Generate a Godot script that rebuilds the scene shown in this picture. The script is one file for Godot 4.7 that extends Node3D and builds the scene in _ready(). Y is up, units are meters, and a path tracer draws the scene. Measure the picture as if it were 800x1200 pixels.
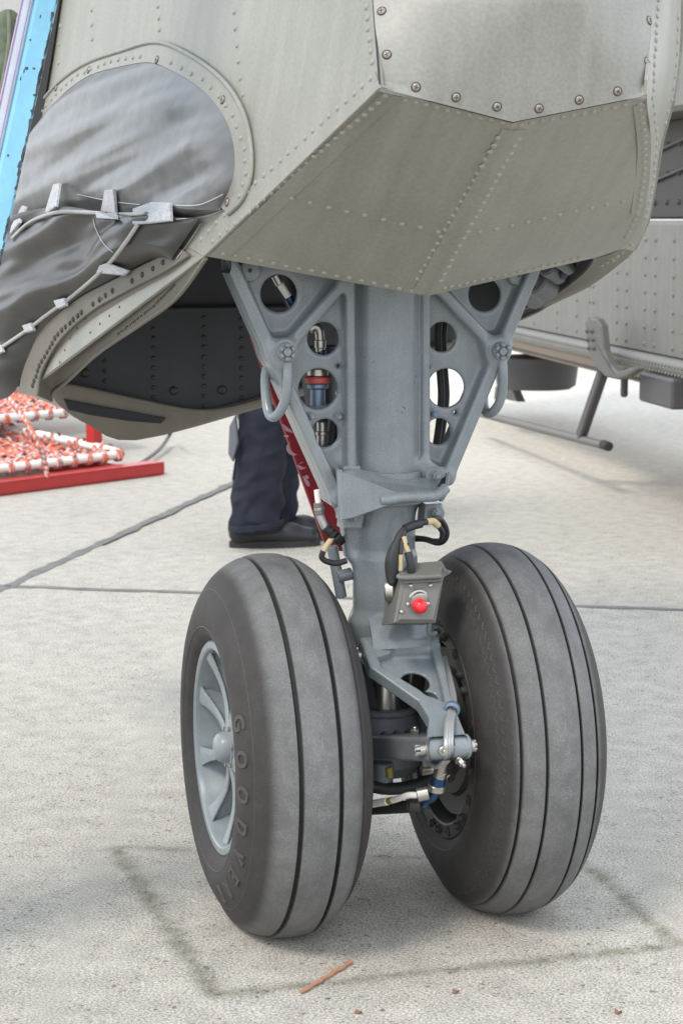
extends Node3D
# A helicopter's nose landing gear on a concrete apron, seen from its front right.

const F := 2307.0
const PITCH := 0.147
const EYE := Vector3(0, 1.226, 0)
const YAW := 0.283
const GEAR := Vector3(0.0767, 0, -3.419)
var heli: Node3D
var heli_xf: Transform3D
var to_heli: Transform3D
var M := {}
var skin: Array = []          # triangles of the nose skin, in the helicopter's own axes
var rng := RandomNumberGenerator.new()
var names := {}
var fold := FastNoiseLite.new()
var noise := FastNoiseLite.new()

# ---------------------------------------------------------------- the scene
func _ready() -> void:
	rng.seed = 7
	noise.seed = 3
	noise.frequency = 1.0
	noise.fractal_octaves = 3
	fold.seed = 9
	fold.frequency = 1.0
	fold.fractal_type = FastNoiseLite.FRACTAL_NONE
	heli_xf = Transform3D(Basis(Vector3.UP, YAW), GEAR)
	to_heli = heli_xf.affine_inverse()
	make_camera_and_sky()
	make_materials()
	make_pavement()
	heli = Node3D.new()
	attach(self, "helicopter", heli)
	heli.transform = heli_xf
	tag(heli, "grey-green helicopter with riveted faceted nose, standing on twin black nose wheels", "helicopter")
	make_nose()
	make_boot()
	make_gear_leg()
	make_wheels()
	make_gear_details()
	make_tail_side()
	make_person()
	make_red_board()
	make_net_frame()
	make_ladder_side()
	make_litter()

func make_camera_and_sky() -> void:
	var cam := Camera3D.new()
	cam.name = "camera"
	cam.position = EYE
	cam.rotation.x = -PITCH
	cam.keep_aspect = Camera3D.KEEP_HEIGHT
	cam.near = 0.05
	cam.far = 900.0
	var att := CameraAttributesPhysical.new()
	att.frustum_focal_length = 12.0 / (600.0 / F)
	att.frustum_focus_distance = 3.35
	att.exposure_aperture = 8.0
	att.frustum_far = 900.0
	cam.attributes = att
	cam.fov = rad_to_deg(2.0 * atan(600.0 / F))
	add_child(cam)
	cam.current = true
	var env := Environment.new()
	env.background_mode = Environment.BG_SKY
	var sky := Sky.new()
	var sm := ProceduralSkyMaterial.new()
	sm.sky_top_color = Color(0.80, 0.84, 0.89)
	sm.sky_horizon_color = Color(0.93, 0.94, 0.95)
	sm.sky_curve = 0.2
	sm.ground_horizon_color = Color(0.75, 0.75, 0.74)
	sm.ground_bottom_color = Color(0.55, 0.54, 0.52)
	sm.sky_energy_multiplier = 1.3
	sky.sky_material = sm
	env.sky = sky
	env.tonemap_mode = Environment.TONE_MAPPER_LINEAR
	env.tonemap_exposure = 1.36
	env.sdfgi_enabled = true
	env.ssao_enabled = true
	env.ssil_enabled = true
	var we := WorldEnvironment.new()
	we.name = "daylight"
	we.environment = env
	add_child(we)
	var sun := DirectionalLight3D.new()
	sun.name = "sun"
	sun.light_energy = 0.5
	sun.light_color = Color(1.0, 0.97, 0.92)
	sun.light_angular_distance = 14.0
	sun.shadow_enabled = true
	sun.rotation = Vector3(deg_to_rad(-52), deg_to_rad(-38), 0)
	add_child(sun)

# ---------------------------------------------------------------- measuring
func ray(px: float, py: float) -> Vector3:
	var f := Vector3(0, -sin(PITCH), -cos(PITCH))
	var u := Vector3(0, cos(PITCH), -sin(PITCH))
	return f + Vector3.RIGHT * ((px - 400.0) / F) + u * ((600.0 - py) / F)
func wd(px: float, py: float, d: float) -> Vector3:
	return EYE + ray(px, py) * d
func ground(px: float, py: float, h := 0.0) -> Vector3:
	var r := ray(px, py)
	return EYE + r * ((h - EYE.y) / r.y)
func lp(px: float, py: float, pl: Plane) -> Vector3:       # on a plane, helicopter axes
	var o := to_heli * EYE
	var r := to_heli.basis * ray(px, py)
	return o + r * ((pl.d - pl.normal.dot(o)) / pl.normal.dot(r))
func lz(px: float, py: float, z: float) -> Vector3:
	return lp(px, py, Plane(Vector3(0, 0, 1), z))
func lx(px: float, py: float, x: float) -> Vector3:
	return lp(px, py, Plane(Vector3(1, 0, 0), x))

# ---------------------------------------------------------------- naming
func tag(o: Node, label: String, category: String, group := "", kind := "") -> void:
	if label: o.set_meta("label", label)
	if category: o.set_meta("category", category)
	if group: o.set_meta("group", group)
	if kind: o.set_meta("kind", kind)
func put(parent: Node, called: String, mesh: Mesh, mat: Material, xf := Transform3D.IDENTITY) -> MeshInstance3D:
	var mi := MeshInstance3D.new()
	mi.mesh = mesh
	mi.material_override = mat
	mi.transform = xf
	attach(parent, called, mi)
	return mi
func attach(parent: Node, called: String, n: Node) -> void:
	var key := str(parent.get_instance_id()) + called
	var k: int = names.get(key, 0)
	names[key] = k + 1
	n.name = called if k == 0 else "%s_%03d" % [called, k]
	parent.add_child(n, true)
func thing(called: String, parent: Node = self, at := Vector3.ZERO) -> Node3D:
	var n := Node3D.new()
	n.position = at
	attach(parent, called, n)
	return n

# ---------------------------------------------------------------- mesh building
class MB:
	var v := PackedVector3Array()
	var n := PackedVector3Array()
	var c := PackedColorArray()
	var i := PackedInt32Array()
	var col := Color(1, 1, 1)
	func vert(p: Vector3, nn: Vector3) -> int:
		v.append(p); n.append(nn); c.append(col)
		return v.size() - 1
	func tri(a: Vector3, b: Vector3, d: Vector3) -> void:
		var nn := (d - a).cross(b - a).normalized()
		i.append_array([vert(a, nn), vert(b, nn), vert(d, nn)])
	func quad(a: Vector3, b: Vector3, d: Vector3, e: Vector3) -> void:
		var nn := (d - a).cross(b - a).normalized()
		if nn.length_squared() < 0.5: nn = (e - a).cross(d - a).normalized()
		var k := vert(a, nn)
		vert(b, nn); vert(d, nn); vert(e, nn)
		i.append_array([k, k + 1, k + 2, k, k + 2, k + 3])
	func mesh() -> ArrayMesh:
		for k in range(0, i.size(), 3):                          # every face looks where its normals look
			var p := v[i[k]]
			var gn := (v[i[k + 2]] - p).cross(v[i[k + 1]] - p)
			if gn.dot(n[i[k]] + n[i[k + 1]] + n[i[k + 2]]) < 0:
				var t := i[k + 1]
				i[k + 1] = i[k + 2]
				i[k + 2] = t
		var a := []
		a.resize(Mesh.ARRAY_MAX)
		a[Mesh.ARRAY_VERTEX] = v
		a[Mesh.ARRAY_NORMAL] = n
		a[Mesh.ARRAY_COLOR] = c
		a[Mesh.ARRAY_INDEX] = i
		var m := ArrayMesh.new()
		m.add_surface_from_arrays(Mesh.PRIMITIVE_TRIANGLES, a)
		return m

func along(dir: Vector3, at := Vector3.ZERO) -> Transform3D:   # y axis along dir
	var y := dir.normalized()
	var x := y.cross(Vector3(0, 0, 1) if absf(y.z) < 0.9 else Vector3(1, 0, 0)).normalized()
	return Transform3D(Basis(x, y, x.cross(y)), at)

# profile of (r, y) pairs turned about y; edges that bend more than `crease` stay sharp
func lathe(b: MB, prof: Array, segs := 24, xf := Transform3D.IDENTITY, crease := 0.7, colors: Array = []) -> void:
	var m := prof.size()
	var en := []
	for k in m - 1:
		var e: Vector2 = prof[k + 1] - prof[k]
		en.append(Vector2(e.y, -e.x).normalized())
	for k in m - 1:
		var n0: Vector2 = en[k]
		var n1: Vector2 = en[k]
		if k > 0 and absf((en[k - 1] as Vector2).angle_to(en[k])) < crease: n0 = (n0 + en[k - 1]).normalized()
		if k < m - 2 and absf((en[k + 1] as Vector2).angle_to(en[k])) < crease: n1 = (n1 + en[k + 1]).normalized()
		var base := b.v.size()
		for s in segs + 1:
			var a := TAU * s / segs
			var ca := cos(a)
			var sa := sin(a)
			if colors: b.col = colors[k]
			b.vert(xf * Vector3(prof[k].x * ca, prof[k].y, prof[k].x * sa), (xf.basis * Vector3(n0.x * ca, n0.y, n0.x * sa)).normalized())
			if colors: b.col = colors[k + 1]
			b.vert(xf * Vector3(prof[k + 1].x * ca, prof[k + 1].y, prof[k + 1].x * sa), (xf.basis * Vector3(n1.x * ca, n1.y, n1.x * sa)).normalized())
		for s in segs:
			var q := base + s * 2
			b.i.append_array([q, q + 1, q + 3, q, q + 3, q + 2])

func cyl(b: MB, p0: Vector3, p1: Vector3, r0: float, r1 := -1.0, segs := 16, bev := 0.0) -> void:
	if r1 < 0: r1 = r0
	var h := p0.distance_to(p1)
	if bev <= 0: bev = minf(minf(r0, r1) * 0.12, h * 0.2)
	lathe(b, [Vector2(0.0001, 0), Vector2(r0 - bev, 0), Vector2(r0, bev), Vector2(r1, h - bev), Vector2(r1 - bev, h), Vector2(0.0001, h)], segs, along(p1 - p0, p0), 0.6)

func hexnut(b: MB, at: Vector3, dir: Vector3, r: float, h: float, slot := false) -> void:
	var xf := along(dir, at)
	lathe(b, [Vector2(r * 1.25, 0), Vector2(r * 1.25, h * 0.15), Vector2(0.0001, h * 0.15)], 16, xf, 0.1)
	for k in 6:
		var a0 := TAU * k / 6.0
		var a1 := TAU * (k + 1) / 6.0
		var p0 := Vector3(cos(a0) * r, h * 0.15, sin(a0) * r)
		var p1 := Vector3(cos(a1) * r, h * 0.15, sin(a1) * r)
		var up := Vector3(0, h * 0.72, 0)
		var q0 := Vector3(p0.x * 0.84, h, p0.z * 0.84)
		var q1 := Vector3(p1.x * 0.84, h, p1.z * 0.84)
		b.quad(xf * p0, xf * (p0 + up), xf * (p1 + up), xf * p1)
		b.quad(xf * (p0 + up), xf * q0, xf * q1, xf * (p1 + up))
		b.tri(xf * q0, xf * Vector3(0, h, 0), xf * q1)
	if slot:
		lathe(b, [Vector2(r * 0.55, h), Vector2(r * 0.55, h * 1.3), Vector2(r * 0.45, h * 1.4), Vector2(0.0001, h * 1.4)], 12, xf, 0.4)

func dome(b: MB, at: Vector3, nrm: Vector3, r: float, h: float, segs := 8) -> void:
	lathe(b, [Vector2(r, -0.0004), Vector2(r * 0.86, h * 0.55), Vector2(r * 0.5, h * 0.9), Vector2(0.0001, h)], segs, along(nrm, at), 2.0)

func tube(b: MB, path: Array, r, sides := 10, caps := true, closed := false, stripe: Array = []) -> void:
	var m := path.size()
	var base := b.v.size()
	var up := Vector3.ZERO
	var total := m + (1 if closed else 0)
	for k in total:
		var p: Vector3 = path[k % m]
		var t: Vector3
		if closed: t = (path[(k + 1) % m] - path[(k - 1 + m) % m]).normalized()
		else: t = (path[mini(k + 1, m - 1)] - path[maxi(k - 1, 0)]).normalized()
		if k == 0:
			up = t.cross(Vector3(0.3, 0.2, 0.9)).normalized()
			if up.length() < 0.1: up = t.cross(Vector3.UP).normalized()
		else:
			up = (up - t * up.dot(t)).normalized()
		var sd := t.cross(up)
		var rr: float = r if (r is float) else r[k % m]
		if stripe: b.col = stripe[k % stripe.size()]
		for s in sides:
			var a := TAU * s / sides
			var nn := up * cos(a) + sd * sin(a)
			b.vert(p + nn * rr, nn)
	for k in total - 1:
		for s in sides:
			var q := base + k * sides
			var s2 := (s + 1) % sides
			b.i.append_array([q + s, q + s2, q + sides + s2, q + s, q + sides + s2, q + sides + s])
	if caps and not closed:
		for e in 2:
			var q := base + (0 if e == 0 else (m - 1) * sides)
			var tt: Vector3 = ((path[0] - path[1]) if e == 0 else (path[m - 1] - path[m - 2])).normalized()
			var cc := b.vert(path[0] if e == 0 else path[m - 1], tt)
			var ids := []
			for s in sides: ids.append(b.vert(b.v[q + s], tt))
			for s in sides: b.i.append_array([cc, ids[s], ids[(s + 1) % sides]])

func curve(pts: Array, n := 6, closed := false) -> Array:      # Catmull-Rom
	var out := []
	var m := pts.size()
	for k in (m if closed else m - 1):
		var p0 = pts[(k - 1 + m) % m] if closed else pts[maxi(k - 1, 0)]
		var p1 = pts[k]
		var p2 = pts[(k + 1) % m]
		var p3 = pts[(k + 2) % m] if closed else pts[mini(k + 2, m - 1)]
		for j in n:
			out.append(p1.cubic_interpolate(p2, p0, p3, float(j) / n))
	if not closed: out.append(pts[m - 1])
	return out

func box(b: MB, xf: Transform3D, size: Vector3, bev := 0.002) -> void:
	var h := size * 0.5
	bev = minf(bev, minf(h.x, minf(h.y, h.z)) * 0.9)
	var ax := [Vector3(1, 0, 0), Vector3(0, 1, 0), Vector3(0, 0, 1)]
	for a in 3:
		for s in [-1.0, 1.0]:
			var n: Vector3 = ax[a] * s
			var u: Vector3 = ax[(a + 1) % 3]
			var w: Vector3 = ax[(a + 2) % 3]
			var hu: float = h[(a + 1) % 3] - bev
			var hw: float = h[(a + 2) % 3] - bev
			var c: Vector3 = n * h[a]
			b.quad(xf * (c - u * hu - w * hw), xf * (c + u * hu - w * hw), xf * (c + u * hu + w * hw), xf * (c - u * hu + w * hw))
	for a in 3:                                                   # bevelled edges
		var u: Vector3 = ax[(a + 1) % 3]
		var w: Vector3 = ax[(a + 2) % 3]
		var e: Vector3 = ax[a] * (h[a] - bev)
		for s in [-1.0, 1.0]:
			for t in [-1.0, 1.0]:
				var p: Vector3 = u * s * h[(a + 1) % 3] + w * t * (h[(a + 2) % 3] - bev)
				var q: Vector3 = u * s * (h[(a + 1) % 3] - bev) + w * t * h[(a + 2) % 3]
				b.quad(xf * (p - e), xf * (q - e), xf * (q + e), xf * (p + e))
	for sx in [-1.0, 1.0]:
		for sy in [-1.0, 1.0]:
			for sz in [-1.0, 1.0]:
				var g := h - Vector3(bev, bev, bev)
				b.tri(xf * Vector3(sx * h.x, sy * g.y, sz * g.z), xf * Vector3(sx * g.x, sy * h.y, sz * g.z), xf * Vector3(sx * g.x, sy * g.y, sz * h.z))

# outline in 3D (nearly flat), pushed back along -nrm by depth
func slab(b: MB, pts: Array, nrm: Vector3, depth: float, bev := 0.0) -> void:
	var u: Vector3 = (pts[1] - pts[0]).normalized()
	u = (u - nrm * u.dot(nrm)).normalized()
	var w := nrm.cross(u)
	var flat := PackedVector2Array()
	for p in pts: flat.append(Vector2(p.dot(u), p.dot(w)))
	var m := pts.size()
	var ids := Geometry2D.triangulate_polygon(flat)
	var turn := 0.0
	for k in m: turn += flat[k].cross(flat[(k + 1) % m])
	var front := []
	for k in m:
		var e0 := (flat[k] - flat[(k - 1 + m) % m]).normalized()
		var e1 := (flat[(k + 1) % m] - flat[k]).normalized()
		var s := 1.0 if turn > 0 else -1.0
		var inn := (Vector2(-e0.y, e0.x) + Vector2(-e1.y, e1.x)) * s * 0.5
		var l := maxf(inn.length_squared(), 0.3)
		inn = inn / l * bev
		front.append(pts[k] + u * inn.x + w * inn.y)
	for side in 2:
		var off := -nrm * (depth if side == 1 else 0.0)
		var nn := nrm * (-1.0 if side == 1 else 1.0)
		var base := b.v.size()
		for k in m: b.vert((front[k] if side == 0 else pts[k]) + off, nn)
		for k in ids.size(): b.i.append(base + ids[k])
	for k in m:
		var k2 := (k + 1) % m
		if bev > 0:
			b.quad(front[k], front[k2], pts[k2] - nrm * bev, pts[k] - nrm * bev)
		b.quad(pts[k] - nrm * bev, pts[k2] - nrm * bev, pts[k2] - nrm * depth, pts[k] - nrm * depth)

# grid of points -> smooth sheet with thickness; keep = also remember it as skin for rivets
func sheet(b: MB, rows: Array, thick := 0.004, keep := false, flip := false, face := Vector3.ZERO) -> void:
	var nr := rows.size()
	var nc: int = rows[0].size()
	if face != Vector3.ZERO:
		var mr := nr / 2 if nr > 2 else 0
		var mc := nc / 2 if nc > 2 else 0
		var t: Vector3 = (rows[mini(mr + 1, nr - 1)][mc] - rows[mr][mc]).cross(rows[mr][mini(mc + 1, nc - 1)] - rows[mr][mc])
		flip = t.dot(face) < 0
	var nn := []
	for r in nr:
		var line := []
		for c in nc:
			var du: Vector3 = rows[r][mini(c + 1, nc - 1)] - rows[r][maxi(c - 1, 0)]
			var dv: Vector3 = rows[mini(r + 1, nr - 1)][c] - rows[maxi(r - 1, 0)][c]
			var n := dv.cross(du).normalized()
			if flip: n = -n
			line.append(n)
		nn.append(line)
	for side in (2 if thick > 0 else 1):
		var base := b.v.size()
		for r in nr:
			for c in nc:
				b.vert(rows[r][c] - nn[r][c] * (thick * side), nn[r][c] * (1.0 - 2.0 * side))
		for r in nr - 1:
			for c in nc - 1:
				var q := base + r * nc + c
				b.i.append_array([q, q + 1, q + nc + 1, q, q + nc + 1, q + nc])
				if keep and side == 0:
					skin.append([rows[r][c], rows[r][c + 1], rows[r + 1][c + 1]])
					skin.append([rows[r][c], rows[r + 1][c + 1], rows[r + 1][c]])
	if thick > 0:
		for c in nc - 1:
			for r in [0, nr - 1]:
				b.quad(rows[r][c], rows[r][c + 1], rows[r][c + 1] - nn[r][c + 1] * thick, rows[r][c] - nn[r][c] * thick)
		for r in nr - 1:
			for c in [0, nc - 1]:
				b.quad(rows[r][c], rows[r + 1][c], rows[r + 1][c] - nn[r + 1][c] * thick, rows[r][c] - nn[r][c] * thick)

func flatpatch(a: Vector3, bb: Vector3, c: Vector3, d: Vector3, nu := 6, nv := 6) -> Array:   # a b / d c
	var rows := []
	for r in nv + 1:
		var line := []
		for k in nu + 1:
			line.append(a.lerp(bb, float(k) / nu).lerp(d.lerp(c, float(k) / nu), float(r) / nv))
		rows.append(line)
	return rows

func smoothrows(rows: Array, nu := 4, nv := 4) -> Array:
	var wide := []
	for r in rows: wide.append(curve(r, nu))
	var out := []
	var cols := []
	for c in wide[0].size():
		var col := []
		for r in wide: col.append(r[c])
		cols.append(curve(col, nv))
	for r in cols[0].size():
		var line := []
		for c in cols.size(): line.append(cols[c][r])
		out.append(line)
	return out

func hit(px: float, py: float) -> Array:                      # where the sight line meets the nose skin
	var o := to_heli * EYE
	var r := to_heli.basis * ray(px, py)
	var best := 1e9
	var res := []
	for t in skin:
		var e1: Vector3 = t[1] - t[0]
		var e2: Vector3 = t[2] - t[0]
		var pv := r.cross(e2)
		var det := e1.dot(pv)
		if absf(det) < 1e-12: continue
		var tv: Vector3 = o - t[0]
		var u := tv.dot(pv) / det
		if u < -0.001 or u > 1.001: continue
		var qv := tv.cross(e1)
		var w := r.dot(qv) / det
		if w < -0.001 or u + w > 1.001: continue
		var s := e2.dot(qv) / det
		if s > 0 and s < best:
			best = s
			var nn := e1.cross(e2).normalized()
			if nn.dot(r) > 0: nn = -nn
			res = [o + r * s, nn]
	return res

# ---------------------------------------------------------------- signed distances and surface nets
func smin(a: float, b: float, k: float) -> float:
	var h := maxf(k - absf(a - b), 0.0) / k
	return minf(a, b) - h * h * k * 0.25
func smax(a: float, b: float, k: float) -> float:
	return -smin(-a, -b, k)
func sd_seg(p: Vector3, a: Vector3, b: Vector3, ra: float, rb: float) -> float:
	var ab := b - a
	var t := clampf((p - a).dot(ab) / ab.length_squared(), 0.0, 1.0)
	return (p - a - ab * t).length() - lerpf(ra, rb, t)
func sd_seg2(p: Vector2, a: Vector2, b: Vector2) -> float:
	var ab := b - a
	var t := clampf((p - a).dot(ab) / ab.length_squared(), 0.0, 1.0)
	return (p - a - ab * t).length()
func sd_poly(p: Vector2, v: PackedVector2Array) -> float:
	var d := (p - v[0]).length_squared()
	var s := 1.0
	var j := v.size() - 1
	for i in v.size():
		var e := v[j] - v[i]
		var w := p - v[i]
		var bq := w - e * clampf(w.dot(e) / e.length_squared(), 0.0, 1.0)
		d = minf(d, bq.length_squared())
		var c1 := p.y >= v[i].y
		var c2 := p.y < v[j].y
		var c3 := e.x * w.y > e.y * w.x
		if (c1 and c2 and c3) or (not c1 and not c2 and not c3): s = -s
		j = i
	return s * sqrt(d)
func sd_ext(d2: float, z: float, z0: float, z1: float, rd := 0.002) -> float:
	var dz := absf(z - (z0 + z1) * 0.5) - (z1 - z0) * 0.5 + rd
	var d := d2 + rd
	return minf(maxf(d, dz), 0.0) + Vector2(maxf(d, 0.0), maxf(dz, 0.0)).length() - rd
func sd_box(p: Vector3, h: Vector3, rd: float) -> float:
	var q := p.abs() - h + Vector3(rd, rd, rd)
	return q.max(Vector3.ZERO).length() + minf(maxf(q.x, maxf(q.y, q.z)), 0.0) - rd

func nets(f: Callable, lo: Vector3, hi: Vector3, cell: float, b: MB, xf := Transform3D.IDENTITY, tint = null) -> void:
	var nx := int(ceil((hi.x - lo.x) / cell)) + 2
	var ny := int(ceil((hi.y - lo.y) / cell)) + 2
	var nz := int(ceil((hi.z - lo.z) / cell)) + 2
	const B := 6
	var vals := PackedFloat32Array()
	vals.resize(nx * ny * nz)
	var act := []
	for bz in range(0, nz, B):
		for by in range(0, ny, B):
			for bx in range(0, nx, B):
				var ex := mini(bx + B, nx)
				var ey := mini(by + B, ny)
				var ez := mini(bz + B, nz)
				var d: float = f.call(lo + Vector3(bx + 2.5, by + 2.5, bz + 2.5) * cell)
				var far := absf(d) > cell * B * 1.25
				if not far: act.append(Vector3i(bx, by, bz))
				for z in range(bz, ez):
					for y in range(by, ey):
						var q := (z * ny + y) * nx
						for x in range(bx, ex):
							vals[q + x] = d if far else f.call(lo + Vector3(x, y, z) * cell)
	var ids := {}
	var start := b.v.size()
	for a in act:
		for z in range(a.z, mini(a.z + B, nz - 1)):
			for y in range(a.y, mini(a.y + B, ny - 1)):
				for x in range(a.x, mini(a.x + B, nx - 1)):
					var q: int = (z * ny + y) * nx + x
					var v0 := vals[q]
					var v1 := vals[q + 1]
					var v2 := vals[q + nx]
					var v3 := vals[q + nx + 1]
					var q2 := q + nx * ny
					var v4 := vals[q2]
					var v5 := vals[q2 + 1]
					var v6 := vals[q2 + nx]
					var v7 := vals[q2 + nx + 1]
					var neg := int(v0 < 0) + int(v1 < 0) + int(v2 < 0) + int(v3 < 0) + int(v4 < 0) + int(v5 < 0) + int(v6 < 0) + int(v7 < 0)
					if neg == 0 or neg == 8: continue
					var g := Vector3(v1 + v3 + v5 + v7 - v0 - v2 - v4 - v6, v2 + v3 + v6 + v7 - v0 - v1 - v4 - v5, v4 + v5 + v6 + v7 - v0 - v1 - v2 - v3)
					var sum := Vector3.ZERO
					var n := 0
					var vv := [v0, v1, v2, v3, v4, v5, v6, v7]
					for e in [[0, 1], [2, 3], [4, 5], [6, 7], [0, 2], [1, 3], [4, 6], [5, 7], [0, 4], [1, 5], [2, 6], [3, 7]]:
						var s: float = vv[e[0]]
						var t: float = vv[e[1]]
						if (s < 0) != (t < 0):
							var k := s / (s - t)
							var pa := Vector3(e[0] & 1, (e[0] >> 1) & 1, e[0] >> 2)
							var pb := Vector3(e[1] & 1, (e[1] >> 1) & 1, e[1] >> 2)
							sum += pa.lerp(pb, k)
							n += 1
					var p := lo + (Vector3(x, y, z) + sum / n) * cell
					if tint != null: b.col = tint.call(p)
					ids[q] = b.vert(xf * p, (xf.basis * g).normalized())
	for a in act:
		for z in range(a.z, mini(a.z + B, nz - 1)):
			for y in range(a.y, mini(a.y + B, ny - 1)):
				for x in range(a.x, mini(a.x + B, nx - 1)):
					var q: int = (z * ny + y) * nx + x
					var s0 := vals[q] < 0
					if y > 0 and z > 0 and s0 != (vals[q + 1] < 0):
						netquad(b, ids, q, q - nx, q - nx - nx * ny, q - nx * ny, s0)
					if x > 0 and z > 0 and s0 != (vals[q + nx] < 0):
						netquad(b, ids, q, q - nx * ny, q - nx * ny - 1, q - 1, s0)
					if x > 0 and y > 0 and s0 != (vals[q + nx * ny] < 0):
						netquad(b, ids, q, q - 1, q - 1 - nx, q - nx, s0)
func netquad(b: MB, ids: Dictionary, p: int, q: int, r: int, s: int, flip: bool) -> void:
	if not (ids.has(p) and ids.has(q) and ids.has(r) and ids.has(s)): return
	if not flip: b.i.append_array([ids[p], ids[q], ids[r], ids[p], ids[r], ids[s]])
	else: b.i.append_array([ids[p], ids[r], ids[q], ids[p], ids[s], ids[r]])

# ---------------------------------------------------------------- materials
func noise_bytes(size: int, freq: float, oct: int, sd: int, kind := FastNoiseLite.TYPE_SIMPLEX_SMOOTH) -> PackedByteArray:
	var n := FastNoiseLite.new()
	n.noise_type = kind
	n.seed = sd
	n.frequency = freq
	n.fractal_type = FastNoiseLite.FRACTAL_FBM if oct > 1 else FastNoiseLite.FRACTAL_NONE
	n.fractal_octaves = oct
	if kind == FastNoiseLite.TYPE_CELLULAR:
		n.cellular_return_type = FastNoiseLite.RETURN_DISTANCE
		n.cellular_jitter = 1.0
	return n.get_seamless_image(size, size, false, false, 0.12).get_data()

# sum of layers [freq, octaves, weight] -> grey picture between lo and hi
func grain(size: int, layers: Array, lo: float, hi: float, sd := 1, gain := 1.0, tint := Color(1, 1, 1)) -> Array:
	var acc := PackedFloat32Array()
	acc.resize(size * size)
	var tot := 0.0
	for k in layers.size():
		var by := noise_bytes(size, layers[k][0], layers[k][1], sd + k * 7)
		var w: float = layers[k][2]
		tot += w
		for p in by.size(): acc[p] += (by[p] / 255.0 - 0.5) * w
	var out := PackedByteArray()
	out.resize(size * size * 3)
	var bump := PackedByteArray()
	bump.resize(size * size)
	for p in size * size:
		var t := clampf(acc[p] / tot * gain + 0.5, 0.0, 1.0)
		var g := lerpf(lo, hi, t) * 255.0
		out[p * 3] = int(g * tint.r)
		out[p * 3 + 1] = int(g * tint.g)
		out[p * 3 + 2] = int(g * tint.b)
		bump[p] = int(t * 255.0)
	var im := Image.create_from_data(size, size, false, Image.FORMAT_RGB8, out)
	var nb := Image.create_from_data(size, size, false, Image.FORMAT_L8, bump)
	nb.convert(Image.FORMAT_RGBA8)
	nb.bump_map_to_normal_map(2.0)
	return [ImageTexture.create_from_image(im), ImageTexture.create_from_image(nb)]

func mat(called: String, col: Color, rough := 0.6, metal := 0.0, tx: Array = [], scale := Vector3.ONE, bump := 0.0, vcol := false) -> StandardMaterial3D:
	var m := StandardMaterial3D.new()
	m.resource_name = called
	m.albedo_color = col.linear_to_srgb()
	m.roughness = rough
	m.metallic = metal
	if tx:
		m.albedo_texture = tx[0]
		m.uv1_triplanar = true
		m.uv1_scale = scale
		if bump > 0:
			m.normal_enabled = true
			m.normal_texture = tx[1]
			m.normal_scale = bump
	m.vertex_color_use_as_albedo = vcol
	M[called] = m
	return m

func concrete_pictures() -> Array:
	var size := 1024
	var a := noise_bytes(size, 0.012, 4, 11)
	var b := noise_bytes(size, 0.16, 2, 12)
	var c := noise_bytes(size, 0.03, 1, 13, FastNoiseLite.TYPE_CELLULAR)
	var d := noise_bytes(size, 0.05, 1, 14, FastNoiseLite.TYPE_CELLULAR)
	var e := noise_bytes(size, 0.014, 2, 15)
	var f := noise_bytes(size, 0.5, 1, 16)
	var g := noise_bytes(size, 0.03, 1, 18)
	var out := PackedByteArray()
	out.resize(size * size * 3)
	var bump := PackedByteArray()
	bump.resize(size * size)
	for p in size * size:
		var v := 0.80 + (a[p] - 128) * 0.0004 + (b[p] - 128) * 0.0017 + (f[p] - 128) * 0.0012
		var h := 140.0 + (b[p] - 128) * 0.35 + (f[p] - 128) * 0.2
		var tr := 1.0
		var tb := 1.0
		if d[p] < 24 + (e[p] - 128) * 0.2:                       # small dark grit
			v *= 0.84
			h -= 22
		if c[p] < 13 + (g[p] - 128) * 0.2:                        # larger stones, some brown and some pale
			if e[p] > 150:
				v *= 0.80
				tb = 0.86
			elif e[p] > 118: v *= 0.72
			else: v *= 1.1
			h += 14
		v = clampf(v, 0, 1)
		out[p * 3] = int(v * 255 * tr)
		out[p * 3 + 1] = int(v * 251 * lerpf(1.0, tb, 0.5))
		out[p * 3 + 2] = int(v * 242 * tb)
		bump[p] = int(clampf(h, 0, 255))
	var im := Image.create_from_data(size, size, false, Image.FORMAT_RGB8, out)
	var nb := Image.create_from_data(size, size, false, Image.FORMAT_L8, bump)
	nb.convert(Image.FORMAT_RGBA8)
	nb.bump_map_to_normal_map(1.5)
	return [ImageTexture.create_from_image(im), ImageTexture.create_from_image(nb)]

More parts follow.
